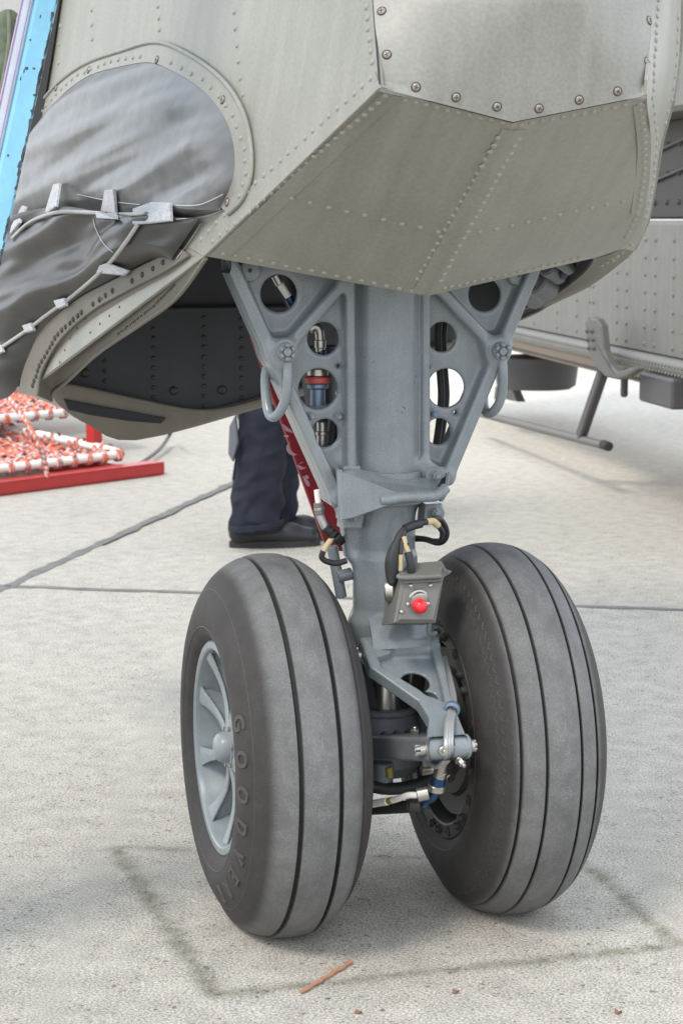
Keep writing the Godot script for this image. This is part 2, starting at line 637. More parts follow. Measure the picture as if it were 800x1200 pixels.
# paint or rubber that has been outdoors: streaks, blotches, specks and scratches
func weathered(size: int, sd: int, streak: float, blotch: float, speck: int, dark: float, scratches: int, light: float) -> Array:
	var a := noise_bytes(size, 0.02, 3, sd)
	var b := noise_bytes(size, 0.006, 4, sd + 1)
	var c := noise_bytes(size, 0.09, 2, sd + 2)
	var d := noise_bytes(size, 0.045, 1, sd + 3, FastNoiseLite.TYPE_CELLULAR)
	var val := PackedFloat32Array()
	val.resize(size * size)
	for y in size:
		var ys := (y / 10) * size
		for x in size:
			var p := y * size + x
			var v := (0.90 if dark < 1.0 else 0.62) + (a[ys + x] - 128) * 0.001 * streak + (b[p] - 128) * 0.001 * blotch + (c[p] - 128) * 0.00045
			if d[p] < speck and b[p] > 120: v *= dark
			val[p] = v
	var r := RandomNumberGenerator.new()
	r.seed = sd * 13
	for k in scratches:
		var x := r.randf() * size
		var y := r.randf() * size
		var an := r.randf() * TAU
		var len := r.randi_range(6, 60)
		var l := light * r.randf_range(0.3, 1.0)
		for j in len:
			var p := (int(y) % size) * size + int(x) % size
			val[p] += l
			x += cos(an) + size
			y += sin(an) + size
			x = fmod(x, size)
			y = fmod(y, size)
			an += r.randf_range(-0.06, 0.06)
	var out := PackedByteArray()
	out.resize(size * size * 3)
	var bump := PackedByteArray()
	bump.resize(size * size)
	for p in size * size:
		var g := int(clampf(val[p], 0.0, 1.0) * 255.0)
		out[p * 3] = g
		out[p * 3 + 1] = g
		out[p * 3 + 2] = g
		bump[p] = int(clampf(128 + (b[p] - 128) * 0.8 + (c[p] - 128) * (0.3 if dark > 1.0 else 0.04), 0, 255))
	var im := Image.create_from_data(size, size, false, Image.FORMAT_RGB8, out)
	var nb := Image.create_from_data(size, size, false, Image.FORMAT_L8, bump)
	nb.convert(Image.FORMAT_RGBA8)
	nb.bump_map_to_normal_map(2.0)
	return [ImageTexture.create_from_image(im), ImageTexture.create_from_image(nb)]

func make_materials() -> void:
	var conc := concrete_pictures()
	mat("concrete", Color(0.74, 0.712, 0.67), 0.92, 0.0, conc, Vector3(0.95, 0.95, 0.95), 0.35, true)
	mat("concrete_sun_tint", Color(0.95, 0.915, 0.862), 0.92, 0.0, conc, Vector3(0.95, 0.95, 0.95), 0.35, true)  # wide apron, pale enough to carry the painted sunlit patch
	var worn := grain(512, [[0.006, 4, 1.0], [0.05, 3, 0.5], [0.3, 1, 0.25]], 0.88, 1.0, 21, 1.5)
	var fine := grain(512, [[0.02, 3, 0.6], [0.25, 2, 1.0]], 0.84, 1.0, 31, 1.5)
	var cloth := grain(512, [[0.01, 3, 1.0], [0.4, 1, 0.6]], 0.75, 1.0, 41, 1.4)
	var aged := weathered(1024, 51, 0.40, 0.24, 11, 0.90, 220, 0.06)
	var chipped := weathered(768, 61, 0.2, 0.28, 11, 0.60, 140, 0.09)
	var scuffed := weathered(768, 71, 0.0, 0.45, 15, 1.5, 1600, 0.22)
	mat("skin_paint", Color(0.318, 0.309, 0.262), 0.34, 0.0, aged, Vector3(1.1, 1.1, 1.1), 0.10)
	mat("cover_paint", Color(0.335, 0.328, 0.296), 0.45, 0.0, aged, Vector3(1.3, 1.3, 1.3), 0.14)
	mat("lip_paint", Color(0.21, 0.19, 0.155), 0.6, 0.0, chipped, Vector3(4, 4, 4), 0.12)
	mat("seam", Color(0.03, 0.03, 0.035), 0.8)
	mat("rivet_paint", Color(0.29, 0.281, 0.24), 0.42)
	mat("screw_metal", Color(0.32, 0.28, 0.245), 0.45, 0.5)
	mat("screw_dark", Color(0.05, 0.045, 0.04), 0.7)
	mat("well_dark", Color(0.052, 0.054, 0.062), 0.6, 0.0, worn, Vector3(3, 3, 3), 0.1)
	mat("gear_paint", Color(0.25, 0.28, 0.297), 0.20, 0.0, chipped, Vector3(3.5, 3.5, 3.5), 0.05)
	mat("gear_dirty", Color(0.15, 0.16, 0.17), 0.5, 0.0, worn, Vector3(7, 7, 7), 0.15)
	mat("gear_grey", Color(0.17, 0.165, 0.15), 0.5, 0.0, worn, Vector3(6, 6, 6), 0.1)
	mat("rubber", Color(1.0, 1.0, 1.0), 0.74, 0.0, scuffed, Vector3(4.2, 4.2, 4.2), 0.30, true)
	mat("rubber_mark", Color(0.066, 0.060, 0.058), 0.55)
	mat("rim_paint", Color(0.29, 0.325, 0.34), 0.32, 0.0, chipped, Vector3(8, 8, 8), 0.05)
	mat("dark_steel", Color(0.07, 0.068, 0.065), 0.55, 0.3, fine, Vector3(9, 9, 9), 0.1)
	mat("chrome", Color(0.62, 0.60, 0.57), 0.22, 1.0)
	mat("steel", Color(0.52, 0.50, 0.46), 0.35, 0.9, fine, Vector3(20, 20, 20), 0.05)
	mat("braid", Color(0.50, 0.50, 0.49), 0.45, 0.6)
	mat("black_cable", Color(0.022, 0.022, 0.024), 0.55)
	mat("blue_fitting", Color(0.03, 0.075, 0.16), 0.3, 0.7)
	mat("steel_blue", Color(0.16, 0.22, 0.30), 0.4, 0.5)
	mat("tan_sleeve", Color(0.48, 0.38, 0.22), 0.6)
	mat("white_sleeve", Color(0.78, 0.76, 0.70), 0.6)
	mat("red_cap", Color(0.70, 0.025, 0.035), 0.25)
	mat("red_ring", Color(0.42, 0.07, 0.06), 0.5)
	mat("amber", Color(0.33, 0.28, 0.06), 0.6)
	mat("red_board", Color(0.27, 0.008, 0.018), 0.5, 0.0, worn, Vector3(4, 4, 4), 0.05)
	mat("pale_print", Color(0.50, 0.28, 0.33), 0.6)
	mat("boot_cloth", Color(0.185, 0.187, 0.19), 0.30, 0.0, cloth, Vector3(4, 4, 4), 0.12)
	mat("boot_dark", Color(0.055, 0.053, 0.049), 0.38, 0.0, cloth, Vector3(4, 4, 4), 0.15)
	mat("webbing", Color(0.66, 0.67, 0.70), 0.75, 0.0, cloth, Vector3(20, 20, 20), 0.2)
	mat("cord", Color(0.58, 0.57, 0.54), 0.8, 0.0, cloth, Vector3(60, 60, 60), 0.4)
	mat("stitch", Color(0.45, 0.45, 0.46), 0.8)
	mat("frame_red", Color(0.50, 0.03, 0.027), 0.4, 0.0, worn, Vector3(3, 3, 3), 0.05)
	mat("white_tube", Color(0.80, 0.81, 0.76), 0.35)
	mat("rope", Color(1, 1, 1), 0.85, 0.0, [], Vector3.ONE, 0.0, true)
	mat("tail_paint", Color(0.215, 0.213, 0.19), 0.5, 0.0, aged, Vector3(1.2, 1.2, 1.2), 0.05)
	mat("bracket_paint", Color(0.10, 0.10, 0.09), 0.5)
	mat("pocket_grey", Color(0.13, 0.137, 0.16), 0.8)
	mat("door_dark", Color(0.055, 0.052, 0.045), 0.6)
	mat("tail_brown", Color(0.40, 0.32, 0.26), 0.6, 0.0, worn, Vector3(2, 2, 2), 0.05)
	mat("step_dark", Color(0.07, 0.068, 0.072), 0.5)
	mat("step_bar", Color(0.13, 0.12, 0.112), 0.5)
	mat("black_rubber", Color(0.02, 0.02, 0.02), 0.7)
	mat("trousers", Color(0.012, 0.0145, 0.033), 0.85, 0.0, cloth, Vector3(5, 5, 5), 0.25, true)
	mat("shoe", Color(0.012, 0.012, 0.013), 0.45)
	mat("shirt", Color(0.05, 0.06, 0.09), 0.85, 0.0, cloth, Vector3(5, 5, 5), 0.2)
	mat("flesh", Color(0.50, 0.30, 0.22), 0.55)
	mat("hair", Color(0.05, 0.035, 0.025), 0.7)
	mat("ladder_blue", Color(0.26, 0.60, 0.82), 0.42, 0.0, worn, Vector3(4, 2, 4), 0.05)
	mat("chip", Color(0.07, 0.075, 0.085), 0.7)
	mat("ladder_white", Color(0.74, 0.73, 0.78), 0.5, 0.0, worn, Vector3(4, 2, 4), 0.05)
	mat("magenta", Color(0.46, 0.30, 0.50), 0.5)
	mat("olive", Color(0.16, 0.19, 0.13), 0.8, 0.0, cloth, Vector3(8, 8, 8), 0.3)
	mat("olive_grey", Color(0.24, 0.26, 0.20), 0.8, 0.0, cloth, Vector3(8, 8, 8), 0.3)
	mat("orange", Color(0.80, 0.13, 0.03), 0.5)
	mat("blue_cloth", Color(0.03, 0.12, 0.55), 0.7)
	mat("twig", Color(0.42, 0.19, 0.10), 0.7)
	mat("leaf", Color(0.22, 0.11, 0.075), 0.8)
	mat("filler", Color(0.21, 0.20, 0.19), 0.9, 0.0, fine, Vector3(6, 6, 6), 0.3, true)

# ---------------------------------------------------------------- the apron
var outline: Array = []       # dark damp marks on the concrete: [from, to, half width, strength]
func mark_at(p: Vector3) -> float:
	var q := Vector2(p.x, p.z)
	var s := 0.0
	for o in outline:
		var d := sd_seg2(q, o[0], o[1])
		var w: float = o[2] * (1.0 + 0.7 * noise.get_noise_2d(q.x * 9.0 + 3.0, q.y * 9.0))
		var k := clampf(1.0 - d / w, 0.0, 1.0)
		s = maxf(s, k * k * (3.0 - 2.0 * k) * o[3] * (0.74 + 0.6 * noise.get_noise_2d(q.x * 22.0, q.y * 22.0 + 5.0) + 0.35 * noise.get_noise_2d(q.x * 60.0, q.y * 60.0)))
	return clampf(s, 0.0, 1.0)

func make_pavement() -> void:
	var corners := []
	for c in [Vector2(135, 993), Vector2(252, 1166), Vector2(792, 1108), Vector2(686, 1012)]:
		var g := ground(c.x, c.y)
		corners.append(Vector2(g.x, g.z))
	outline = [[corners[0], corners[1], 0.030, 0.95], [corners[1], corners[2], 0.025, 0.8], [corners[2], corners[3], 0.029, 0.85], [corners[3], corners[0], 0.022, 0.7]]
	var g2 := ground(880, 1098)
	outline.append([corners[2], Vector2(g2.x, g2.z), 0.03, 0.7])
	var b := MB.new()
	var x0 := -2.2
	var x1 := 2.4
	var z0 := -2.2
	var z1 := -7.4
	var cell := 0.0125
	var nx := int((x1 - x0) / cell)
	var nz := int((z0 - z1) / cell)
	var base := Color(0.90, 0.90, 0.90)
	var green := Color(0.34, 0.345, 0.265)
	for z in nz + 1:
		for x in nx + 1:
			var p := Vector3(x0 + x * cell, 0, z0 - z * cell)
			var v := 1.0 + 0.07 * noise.get_noise_2d(p.x * 1.3, p.z * 1.3) + 0.05 * noise.get_noise_2d(p.x * 7.0, p.z * 7.0)
			var c := base * v
			var k := mark_at(p)
			if k > 0: c = c.lerp(green * v, k)
			c.a = 1
			b.col = c
			p.y = 0.0008 * noise.get_noise_2d(p.x * 14.0, p.z * 14.0)
			b.vert(p, Vector3.UP)
	for z in nz:
		for x in nx:
			var q := z * (nx + 1) + x
			b.i.append_array([q, q + 1, q + nx + 2, q, q + nx + 2, q + nx + 1])
	var root := thing("pavement")
	tag(root, "worn pale concrete apron under and around the twin nose wheels", "", "", "structure")
	put(root, "worn_concrete", b.mesh(), M.concrete)
	# the wide apron: sunlight painted into the colour, paler far back and right
	var far := MB.new()
	var xs := [-400.0, -120.0, -40.0, -15.0, -8.0]
	for k in 33: xs.append(-5.0 + k * 0.5)
	xs.append_array([14.0, 20.0, 40.0, 120.0, 400.0])
	var zs := [60.0, 8.0, z0 - 0.02]
	for k in 40: zs.append(z1 + 0.02 - k * 0.25)
	zs.append_array([-20.0, -30.0, -80.0, -600.0])
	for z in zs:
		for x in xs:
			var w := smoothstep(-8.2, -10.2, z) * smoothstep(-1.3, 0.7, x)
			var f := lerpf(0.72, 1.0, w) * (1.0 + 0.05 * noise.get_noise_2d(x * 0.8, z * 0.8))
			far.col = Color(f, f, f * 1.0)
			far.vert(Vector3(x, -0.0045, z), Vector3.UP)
	for zi in zs.size() - 1:
		for xi in xs.size() - 1:
			var q: int = zi * xs.size() + xi
			if zs[zi] < z0 and zs[zi + 1] > z1 and xs[xi] >= x0 + 0.3 and xs[xi + 1] <= x1 - 0.3: continue
			far.i.append_array([q, q + 1, q + xs.size() + 1, q, q + xs.size() + 1, q + xs.size()])
	put(root, "wide_concrete", far.mesh(), M.concrete_sun_tint)
	# filled joints between the slabs
	for j in [[Vector2(-60, 719), Vector2(330, 540), 0.022], [Vector2(-40, 685.5), Vector2(860, 717), 0.02]]:
		var a := ground(j[0].x, j[0].y)
		var e := ground(j[1].x, j[1].y)
		var st := MB.new()
		var n := 160
		var dir := (e - a).normalized()
		var sd := dir.cross(Vector3.UP)
		var prev := []
		for k in n + 1:
			var p := a.lerp(e, float(k) / n)
			var w: float = j[2] * (1.0 + 0.55 * noise.get_noise_2d(p.x * 6.0, p.z * 6.0))
			var off := sd * 0.01 * noise.get_noise_2d(p.x * 4.0 + 9.0, p.z * 4.0)
			var g := 1.0 + 0.5 * noise.get_noise_2d(p.x * 9.0, p.z * 9.0 + 4.0)
			st.col = Color(g, g, g)
			var row := [p + off - sd * w + Vector3(0, 0.0016, 0), p + off - sd * w * 0.5 + Vector3(0, 0.0018, 0), p + off + sd * w * 0.5 + Vector3(0, 0.0018, 0), p + off + sd * w + Vector3(0, 0.0016, 0)]
			if prev:
				for s in 3: st.quad(prev[s], row[s], row[s + 1], prev[s + 1])
			prev = row
		put(root, "joint_filler", st.mesh(), M.filler)

# ---------------------------------------------------------------- the nose
func mirror(p: Vector3) -> Vector3:
	return Vector3(-p.x, p.y, p.z)
func panel(called: String, pts: Array, outward: Vector3, m: Material, thick := 0.006, bev := 0.001, keep := true) -> void:
	var c := Vector3.ZERO
	for p in pts: c += p / pts.size()
	var nrm := Vector3.ZERO
	for k in pts.size(): nrm += (pts[k] - c).cross(pts[(k + 1) % pts.size()] - c)
	nrm = nrm.normalized()
	if nrm.dot(outward) < 0: nrm = -nrm
	var b := MB.new()
	slab(b, pts, nrm, thick, bev)
	if keep:
		for k in range(0, b.i.size(), 3): skin.append([b.v[b.i[k]], b.v[b.i[k + 1]], b.v[b.i[k + 2]]])
	put(heli, called, b.mesh(), m)

func rivets(called: String, lines: Array, r := 0.0048, h := 0.0025, m: Material = null, segs := 8) -> void:
	var b := MB.new()
	for l in lines:                                              # [points..., spacing in steps of the photograph]
		var pts: Array = l[0]
		var sp: float = l[1]
		var left := 0.0
		for k in pts.size() - 1:
			var a: Vector2 = pts[k]
			var e: Vector2 = pts[k + 1]
			var len := a.distance_to(e)
			var s := left
			while s < len:
				var q := a.lerp(e, s / len)
				var g := hit(q.x + rng.randf_range(-0.5, 0.5), q.y + rng.randf_range(-0.5, 0.5))
				if g: dome(b, g[0], g[1], r * rng.randf_range(0.93, 1.07), h, segs)
				s += sp
			left = s - len
	if b.v.size(): 
		var o := put(heli, called, b.mesh(), m if m else M.rivet_paint)
		o.set_meta("kind", "stuff")

func screw(px: float, py: float, r := 0.0058) -> void:
	var g := hit(px, py)
	if not g: return
	var xf := along(g[1], g[0])
	var b := MB.new()
	lathe(b, [Vector2(r, -0.0005), Vector2(r * 0.95, 0.0012), Vector2(r * 0.6, 0.0024), Vector2(0.0001, 0.0027)], 14, xf, 2.0)
	var o := put(heli, "screw", b.mesh(), M.screw_metal)
	var d := MB.new()
	var t := Transform3D(Basis(Vector3.UP, rng.randf() * 3.0), Vector3(0, 0.0024, 0))
	box(d, xf * t, Vector3(r * 1.1, 0.0009, r * 0.24), 0.0001)
	box(d, xf * t, Vector3(r * 0.24, 0.0011, r * 1.1), 0.0001)
	lathe(d, [Vector2(r * 1.05, 0.0012), Vector2(r * 1.22, 0.0006), Vector2(r * 1.24, -0.001)], 14, xf, 2.0)
	put(o, "cross_recess", d.mesh(), M.screw_dark)

var side: Plane
func ps(px: float, py: float, off := 0.0) -> Vector3:
	return lp(px, py, side) + side.normal * off
func make_nose() -> void:
	var c_l := lz(445, 103, 0.615)
	var c_r := lz(757, 112, 0.615)
	var k1 := lx(600, 143, 0.0)
	var k0 := lx(500, 347, 0.0)
	var a0 := lz(437, 0, 0.55)
	var b_l := lz(240, 300, 0.1)
	var b_r := lz(693, 303, 0.1)
	side = Plane(c_l, a0, b_l)
	if side.normal.x > 0: side = -side
	var apex := lz(682, -89, 0.665)
	apex.x *= 0.5
	var fl := Plane(c_l, a0, apex)
	var top := ps(405, -950)
	var ytop := top.y
	var t_mid := Vector3(0, ytop, 0)
	t_mid.z = (fl.d - fl.normal.y * ytop) / fl.normal.z
	# starboard side, one flat skin running back
	var hd := side.normal.cross(Vector3.UP).normalized()
	if hd.z > 0: hd = -hd
	var low_l := ps(33, 456)
	var back_low := low_l + hd * 0.7
	var back_top := top + hd * (back_low - top).dot(hd)
	panel("side_skin", [top, a0, c_l, b_l, low_l, back_low, back_top], side.normal, M.skin_paint)
	panel("port_skin", [mirror(top), mirror(a0), c_r, lz(700, 250, 0.1), Vector3(0.5, 1.3, -1.2), mirror(back_top)], -side.normal * Vector3(1, -1, -1), M.skin_paint, 0.006, 0.001, false)
	var a0r := lz(764, 0, 0.55)
	# the access cover: three faces of one bent sheet, the bends softly rounded
	var pc := Plane(c_l, apex, c_r)
	var pr := Plane(c_r, apex, a0r)
	var eye := to_heli * EYE
	var cv := []
	for r in 41:
		var line := []
		for c in 41:
			var u := c / 40.0
			var bt := Vector2(445, 103).lerp(Vector2(600, 143), u / 0.497) if u < 0.497 else Vector2(600, 143).lerp(Vector2(757, 112), (u - 0.497) / 0.503)
			var md := Vector2(437, 0).lerp(Vector2(764, 0), u)
			var tp := Vector2(405, -950).lerp(Vector2(790, -950), u)
			var v := r / 40.0
			var q := bt.lerp(md, v * 2.0) if v < 0.5 else md.lerp(tp, (v - 0.5) * 2.0)
			var dir := to_heli.basis * ray(q.x, q.y)
			var ts := []
			for pp in [fl, pc, pr]: ts.append((pp.d - pp.normal.dot(eye)) / pp.normal.dot(dir))
			var t: float = smax(smax(ts[0], ts[1], 0.07), ts[2], 0.05)
			if r == 0: t = minf(t, maxf(maxf(ts[0], ts[1]), ts[2]))
			line.append(eye + dir * (t - 0.002))
		cv.append(line)
	var bc := MB.new()
	sheet(bc, cv, 0.005, true, false, Vector3(0, 0, 1))
	put(heli, "access_cover", bc.mesh(), M.cover_paint)
	panel("roof_skin", [top, t_mid, mirror(top), mirror(back_top), back_top], Vector3.UP, M.skin_paint, 0.006, 0.001, false)
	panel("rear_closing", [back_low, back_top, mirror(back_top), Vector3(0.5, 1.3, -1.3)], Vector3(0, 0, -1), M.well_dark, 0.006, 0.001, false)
	# the chin, two curved skins meeting in the keel crease
	var b := MB.new()
	var rows := []
	for r in 13:
		var s := r / 12.0
		var line := []
		var lft := c_l.lerp(b_l, s)
		var rgt := k1.lerp(k0, s)
		for c in 13:
			var u := c / 12.0
			var p := lft.lerp(rgt, u)
			p += Vector3(-0.15, -0.6, 0.7).normalized() * 0.008 * sin(PI * s) * sin(PI * u)
			line.append(p)
		rows.append(line)
	sheet(b, rows, 0.006, true, false, Vector3(0, -0.5, 0.8))
	put(heli, "chin_skin", b.mesh(), M.skin_paint)
	b = MB.new()
	var e := curve([c_r, lz(762, 160, 0.5), lz(760, 215, 0.38), lz(750, 262, 0.26), lz(727, 292, 0.16), b_r], 5)
	rows = []
	for r in e.size():
		var s := float(r) / (e.size() - 1)
		var line := []
		for c in 13:
			var u := c / 12.0
			var p: Vector3 = k1.lerp(k0, s).lerp(e[r], u)
			p += Vector3(0.15, -0.6, 0.7).normalized() * 0.008 * sin(PI * s) * sin(PI * u)
			line.append(p)
		rows.append(line)
	sheet(b, rows, 0.006, true, false, Vector3(0, -0.5, 0.8))
	put(heli, "chin_skin", b.mesh(), M.skin_paint)
	# the narrow strip where the chin turns into the port side, and the port lip of the well
	b = MB.new()
	var inn := [lz(768, -60, 0.57), a0r, lz(761, 55, 0.585), c_r, lz(762, 160, 0.5), lz(760, 215, 0.38), lz(750, 262, 0.26), lz(727, 292, 0.16)]
	var mid := [lz(786, -60, 0.5), lz(783, 0, 0.5), lz(781, 60, 0.5), lz(775, 115, 0.49), lz(771, 165, 0.42), lz(765, 215, 0.32), lz(756, 262, 0.2), lz(737, 293, 0.1)]
	var out := [lz(800, -60, 0.38), lz(798, 0, 0.38), lz(796, 60, 0.36), lz(788, 118, 0.36), lz(775, 165, 0.32), lz(767, 215, 0.24), lz(758, 262, 0.13), lz(742, 294, 0.04)]
	var back := []
	for p in out: back.append(Vector3(0.53, p.y + 0.02, -1.25))
	rows = []
	for k in inn.size(): rows.append([inn[k], mid[k], out[k]])
	sheet(b, smoothrows(rows, 3, 3), 0.004, true, false, Vector3(0.9, 0, 0.4))
	put(heli, "port_edge_skin", b.mesh(), M.skin_paint)
	b = MB.new()
	sheet(b, [out, back], 0.004)
	put(heli, "port_flank_skin", b.mesh(), M.skin_paint)
	b = MB.new()
	rows = [[b_r, lz(712, 299, 0.14), lz(727, 292, 0.16)],
		[lz(694, 307, 0.06), lz(715, 306, 0.07), lz(742, 294, 0.04)],
		[lz(683, 321, -0.08), lz(702, 320, -0.06), lz(720, 314, -0.05)],
		[lz(660, 339, -0.3), lz(672, 342, -0.27), lz(690, 336, -0.25)],
		[lz(638, 352, -0.5), lz(645, 355, -0.48), lz(655, 353, -0.47)],
		[lz(615, 362, -0.7), lz(618, 366, -0.69), lz(618, 370, -0.68)],
		[lz(520, 402, -1.15), lz(522, 406, -1.15), lz(524, 409, -1.15)]]
	sheet(b, smoothrows(rows, 3, 4), 0.005, true, false, Vector3(0.3, -0.5, 0.8))
	put(heli, "port_well_lip", b.mesh(), M.lip_paint)
	# starboard lip of the well: a band full of bolts, then the lip itself
	var band_out := [ps(214, 291, 0.006), ps(186, 306, 0.010), ps(140, 330, 0.013), ps(97, 354, 0.015), ps(58, 388, 0.015), ps(36, 425, 0.013), ps(28, 462, 0.01)]
	var band_in := [ps(224, 299, 0.004), ps(197, 318, 0.007), ps(153, 341, 0.008), ps(111, 366, 0.009), ps(75, 399, 0.008), ps(53, 435, 0.006), ps(46, 464, 0.004)]
	var zz := [0.1, -0.05, -0.2, -0.4, -0.6, -0.72, -0.74]
	var eg := [Vector2(241, 303), Vector2(207, 349), Vector2(165, 380), Vector2(115, 414), Vector2(80, 446), Vector2(62, 459), Vector2(60, 470)]
	var edge := []
	for k in 7: edge.append(lz(eg[k].x, eg[k].y, zz[k]))
	b = MB.new()
	rows = []
	for k in 7: rows.append([band_out[k], band_in[k]])
	sheet(b, smoothrows(rows, 1, 5), 0.004, true, false, side.normal)
	put(heli, "bolted_band", b.mesh(), M.lip_paint)
	b = MB.new()
	rows = []
	for k in 7:
		var q: Vector3 = band_in[k]
		rows.append([q - side.normal * 0.003, q.lerp(edge[k], 0.5) - side.normal * 0.0015, edge[k]])
	sheet(b, smoothrows(rows, 4, 5), 0.005, true, false, side.normal)
	put(heli, "starboard_well_lip", b.mesh(), M.lip_paint)
	b = MB.new()
	tube(b, curve(band_in, 6), 0.0035, 6)
	put(heli, "band_bead", b.mesh(), M.lip_paint)
	b = MB.new()
	tube(b, curve(edge, 6), 0.004, 6)
	put(heli, "lip_bead", b.mesh(), M.lip_paint)
	# inside of the wheel well
	var zb := -0.8
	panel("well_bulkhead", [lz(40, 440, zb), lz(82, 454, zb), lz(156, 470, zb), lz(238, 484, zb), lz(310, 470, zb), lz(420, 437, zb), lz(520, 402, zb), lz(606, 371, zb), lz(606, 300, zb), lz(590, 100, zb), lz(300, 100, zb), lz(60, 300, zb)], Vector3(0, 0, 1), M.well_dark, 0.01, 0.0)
	b = MB.new()
	var r0 := lz(150, 362, zb + 0.012)
	var r1 := lz(340, 362, zb + 0.012)
	box(b, Transform3D(Basis.looking_at((r1 - r0).cross(Vector3.UP)), (r0 + r1) / 2), Vector3(r0.distance_to(r1), 0.012, 0.02), 0.004)
	put(heli, "bulkhead_rail", b.mesh(), M.well_dark)
	b = MB.new()
	for col in [[123, 412, 470], [180, 385, 478], [239, 372, 480], [283, 374, 474]]:
		var y: float = col[1]
		while y < col[2]:
			var p := lz(col[0], y, zb)
			dome(b, p, Vector3(0, 0, 1), 0.0052, 0.004)
			y += 11.5
	for c in [Vector2(100, 437), Vector2(204, 458), Vector2(260, 457)]:
		dome(b, lz(c.x, c.y, zb), Vector3(0, 0, 1), 0.0105, 0.006, 12)
	put(heli, "bulkhead_rivets", b.mesh(), M.dark_steel).set_meta("kind", "stuff")
	# bright lower rim of the bulkhead with its long slot
	var up := [Vector2(60, 456), Vector2(82, 452), Vector2(156, 468), Vector2(238, 482), Vector2(310, 468), Vector2(420, 436), Vector2(530, 401)]
	var lo := [Vector2(60, 462), Vector2(72, 477), Vector2(104, 498), Vector2(160, 516), Vector2(309, 477), Vector2(420, 444), Vector2(530, 408)]
	var u3 := []
	var l3 := []
	for k in 7:
		u3.append(lz(up[k].x, up[k].y, -0.775))
		l3.append(lz(lo[k].x, lo[k].y, -0.83))
	b = MB.new()
	rows = []
	for k in 7: rows.append([u3[k], u3[k].lerp(l3[k], 0.5) + Vector3(0, -0.003, 0.003), l3[k]])
	sheet(b, smoothrows(rows, 2, 4), 0.008, true, false, Vector3(0, 0, 1))
	put(heli, "bulkhead_rim", b.mesh(), M.lip_paint)
	b = MB.new()
	tube(b, curve(u3, 6), 0.005, 6)
	put(heli, "rim_bead", b.mesh(), M.lip_paint)
	var sl := [Vector2(75, 468), Vector2(100, 473), Vector2(150, 482), Vector2(194, 490), Vector2(188, 496), Vector2(150, 493), Vector2(105, 486), Vector2(80, 480)]
	var s3 := []
	for q in sl:
		var g := hit(q.x, q.y)
		s3.append(g[0] + Vector3(0, 0, 0.005) if g else lz(q.x, q.y, -0.79))
	b = MB.new()
	slab(b, s3, Vector3(0, -0.2, 1).normalized(), 0.010)
	put(heli, "drain_slot", b.mesh(), M.seam)
	# belly going aft and walls of the well
	panel("belly_skin", [lz(160, 513, -0.83), lz(309, 476, -0.83), lz(530, 405, -0.83), Vector3(0.45, 1.1, -1.25), back_low + Vector3(0, 0.02, 0), lz(64, 459, -0.8)], Vector3.DOWN, M.skin_paint, 0.006, 0.0, false)
	b = MB.new()
	rows = []
	for q in [[694, 307, 0.06], [683, 321, -0.08], [660, 339, -0.3], [638, 352, -0.5], [615, 362, -0.7], [600, 368, -0.80]]:
		var w := lz(q[0], q[1], q[2])
		rows.append([w + Vector3(-0.002, 0.002, 0), w + Vector3(-0.012, 0.2, 0), w + Vector3(-0.06, 0.5, 0)])
	sheet(b, smoothrows(rows, 2, 3), 0.006, false, false, Vector3(-1, 0, 0))
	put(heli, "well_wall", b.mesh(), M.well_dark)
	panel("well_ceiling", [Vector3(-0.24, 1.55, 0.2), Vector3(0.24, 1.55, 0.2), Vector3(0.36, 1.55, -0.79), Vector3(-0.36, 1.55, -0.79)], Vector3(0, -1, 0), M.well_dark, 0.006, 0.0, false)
	b = MB.new()
	var gap_shade := [Vector2(80, -60), Vector2(71, 0), Vector2(62, 60), Vector2(53, 115), Vector2(44, 170), Vector2(32, 220), Vector2(18, 262), Vector2(4, 290)]  # shade between ladder and skin, put in as a black strip
	rows = []
	for q in gap_shade: rows.append([ps(q.x - 26, q.y, 0.014), ps(q.x - 8, q.y, 0.03), ps(q.x + 3, q.y, 0.006)])
	sheet(b, smoothrows(rows, 4, 4), 0.004, false, false, side.normal)
	put(heli, "painted_gap_shade", b.mesh(), M.black_rubber)
	# straps riveted over the edges
	panel("edge_strap", [ps(440, 84, 0.0022), ps(446.5, 103, 0.0022), ps(240, 301, 0.0022), ps(222, 290, 0.0022), ps(300, 213, 0.0022)], side.normal, M.skin_paint, 0.003, 0.001)
	# keel strap and doubler strips on the chin
	for sp in [[[Vector2(588, 150), Vector2(536, 245), Vector2(483, 342)], [Vector2(601, 152), Vector2(552, 246), Vector2(500, 344)], [Vector2(614, 151), Vector2(566, 243), Vector2(516, 338)]],
		[[Vector2(450, 106), Vector2(345, 204), Vector2(246, 298)], [Vector2(461, 110), Vector2(355, 207), Vector2(256, 299)], [Vector2(469, 113), Vector2(366, 210), Vector2(268, 301)]],
		[[Vector2(741, 124), Vector2(746, 180), Vector2(738, 250)], [Vector2(748, 122), Vector2(752, 180), Vector2(744, 252)], [Vector2(755, 120), Vector2(758, 180), Vector2(750, 254)]]]:
		var st := []
		for line in sp:
			var ln := []
			for q in line:
				var g := hit(q.x, q.y)
				if g: ln.append(g[0] + g[1] * 0.0021)
			st.append(ln)
		if st[0].size() == 3 and st[1].size() == 3 and st[2].size() == 3:
			b = MB.new()
			sheet(b, smoothrows(st, 3, 4), 0.003, true, false, Vector3(0, -0.5, 0.8))
			put(heli, "riveted_strap", b.mesh(), M.skin_paint)
	# dark gaps round the access cover
	b = MB.new()
	for seg in [[a0, c_l, 0.0016], [c_l, k1, 0.0016], [k1, c_r, 0.0013], [a0, top, 0.0016]]:
		tube(b, [seg[0].lerp(seg[1], 0.0), seg[1]], seg[2], 6)
	put(heli, "cover_gap", b.mesh(), M.seam)
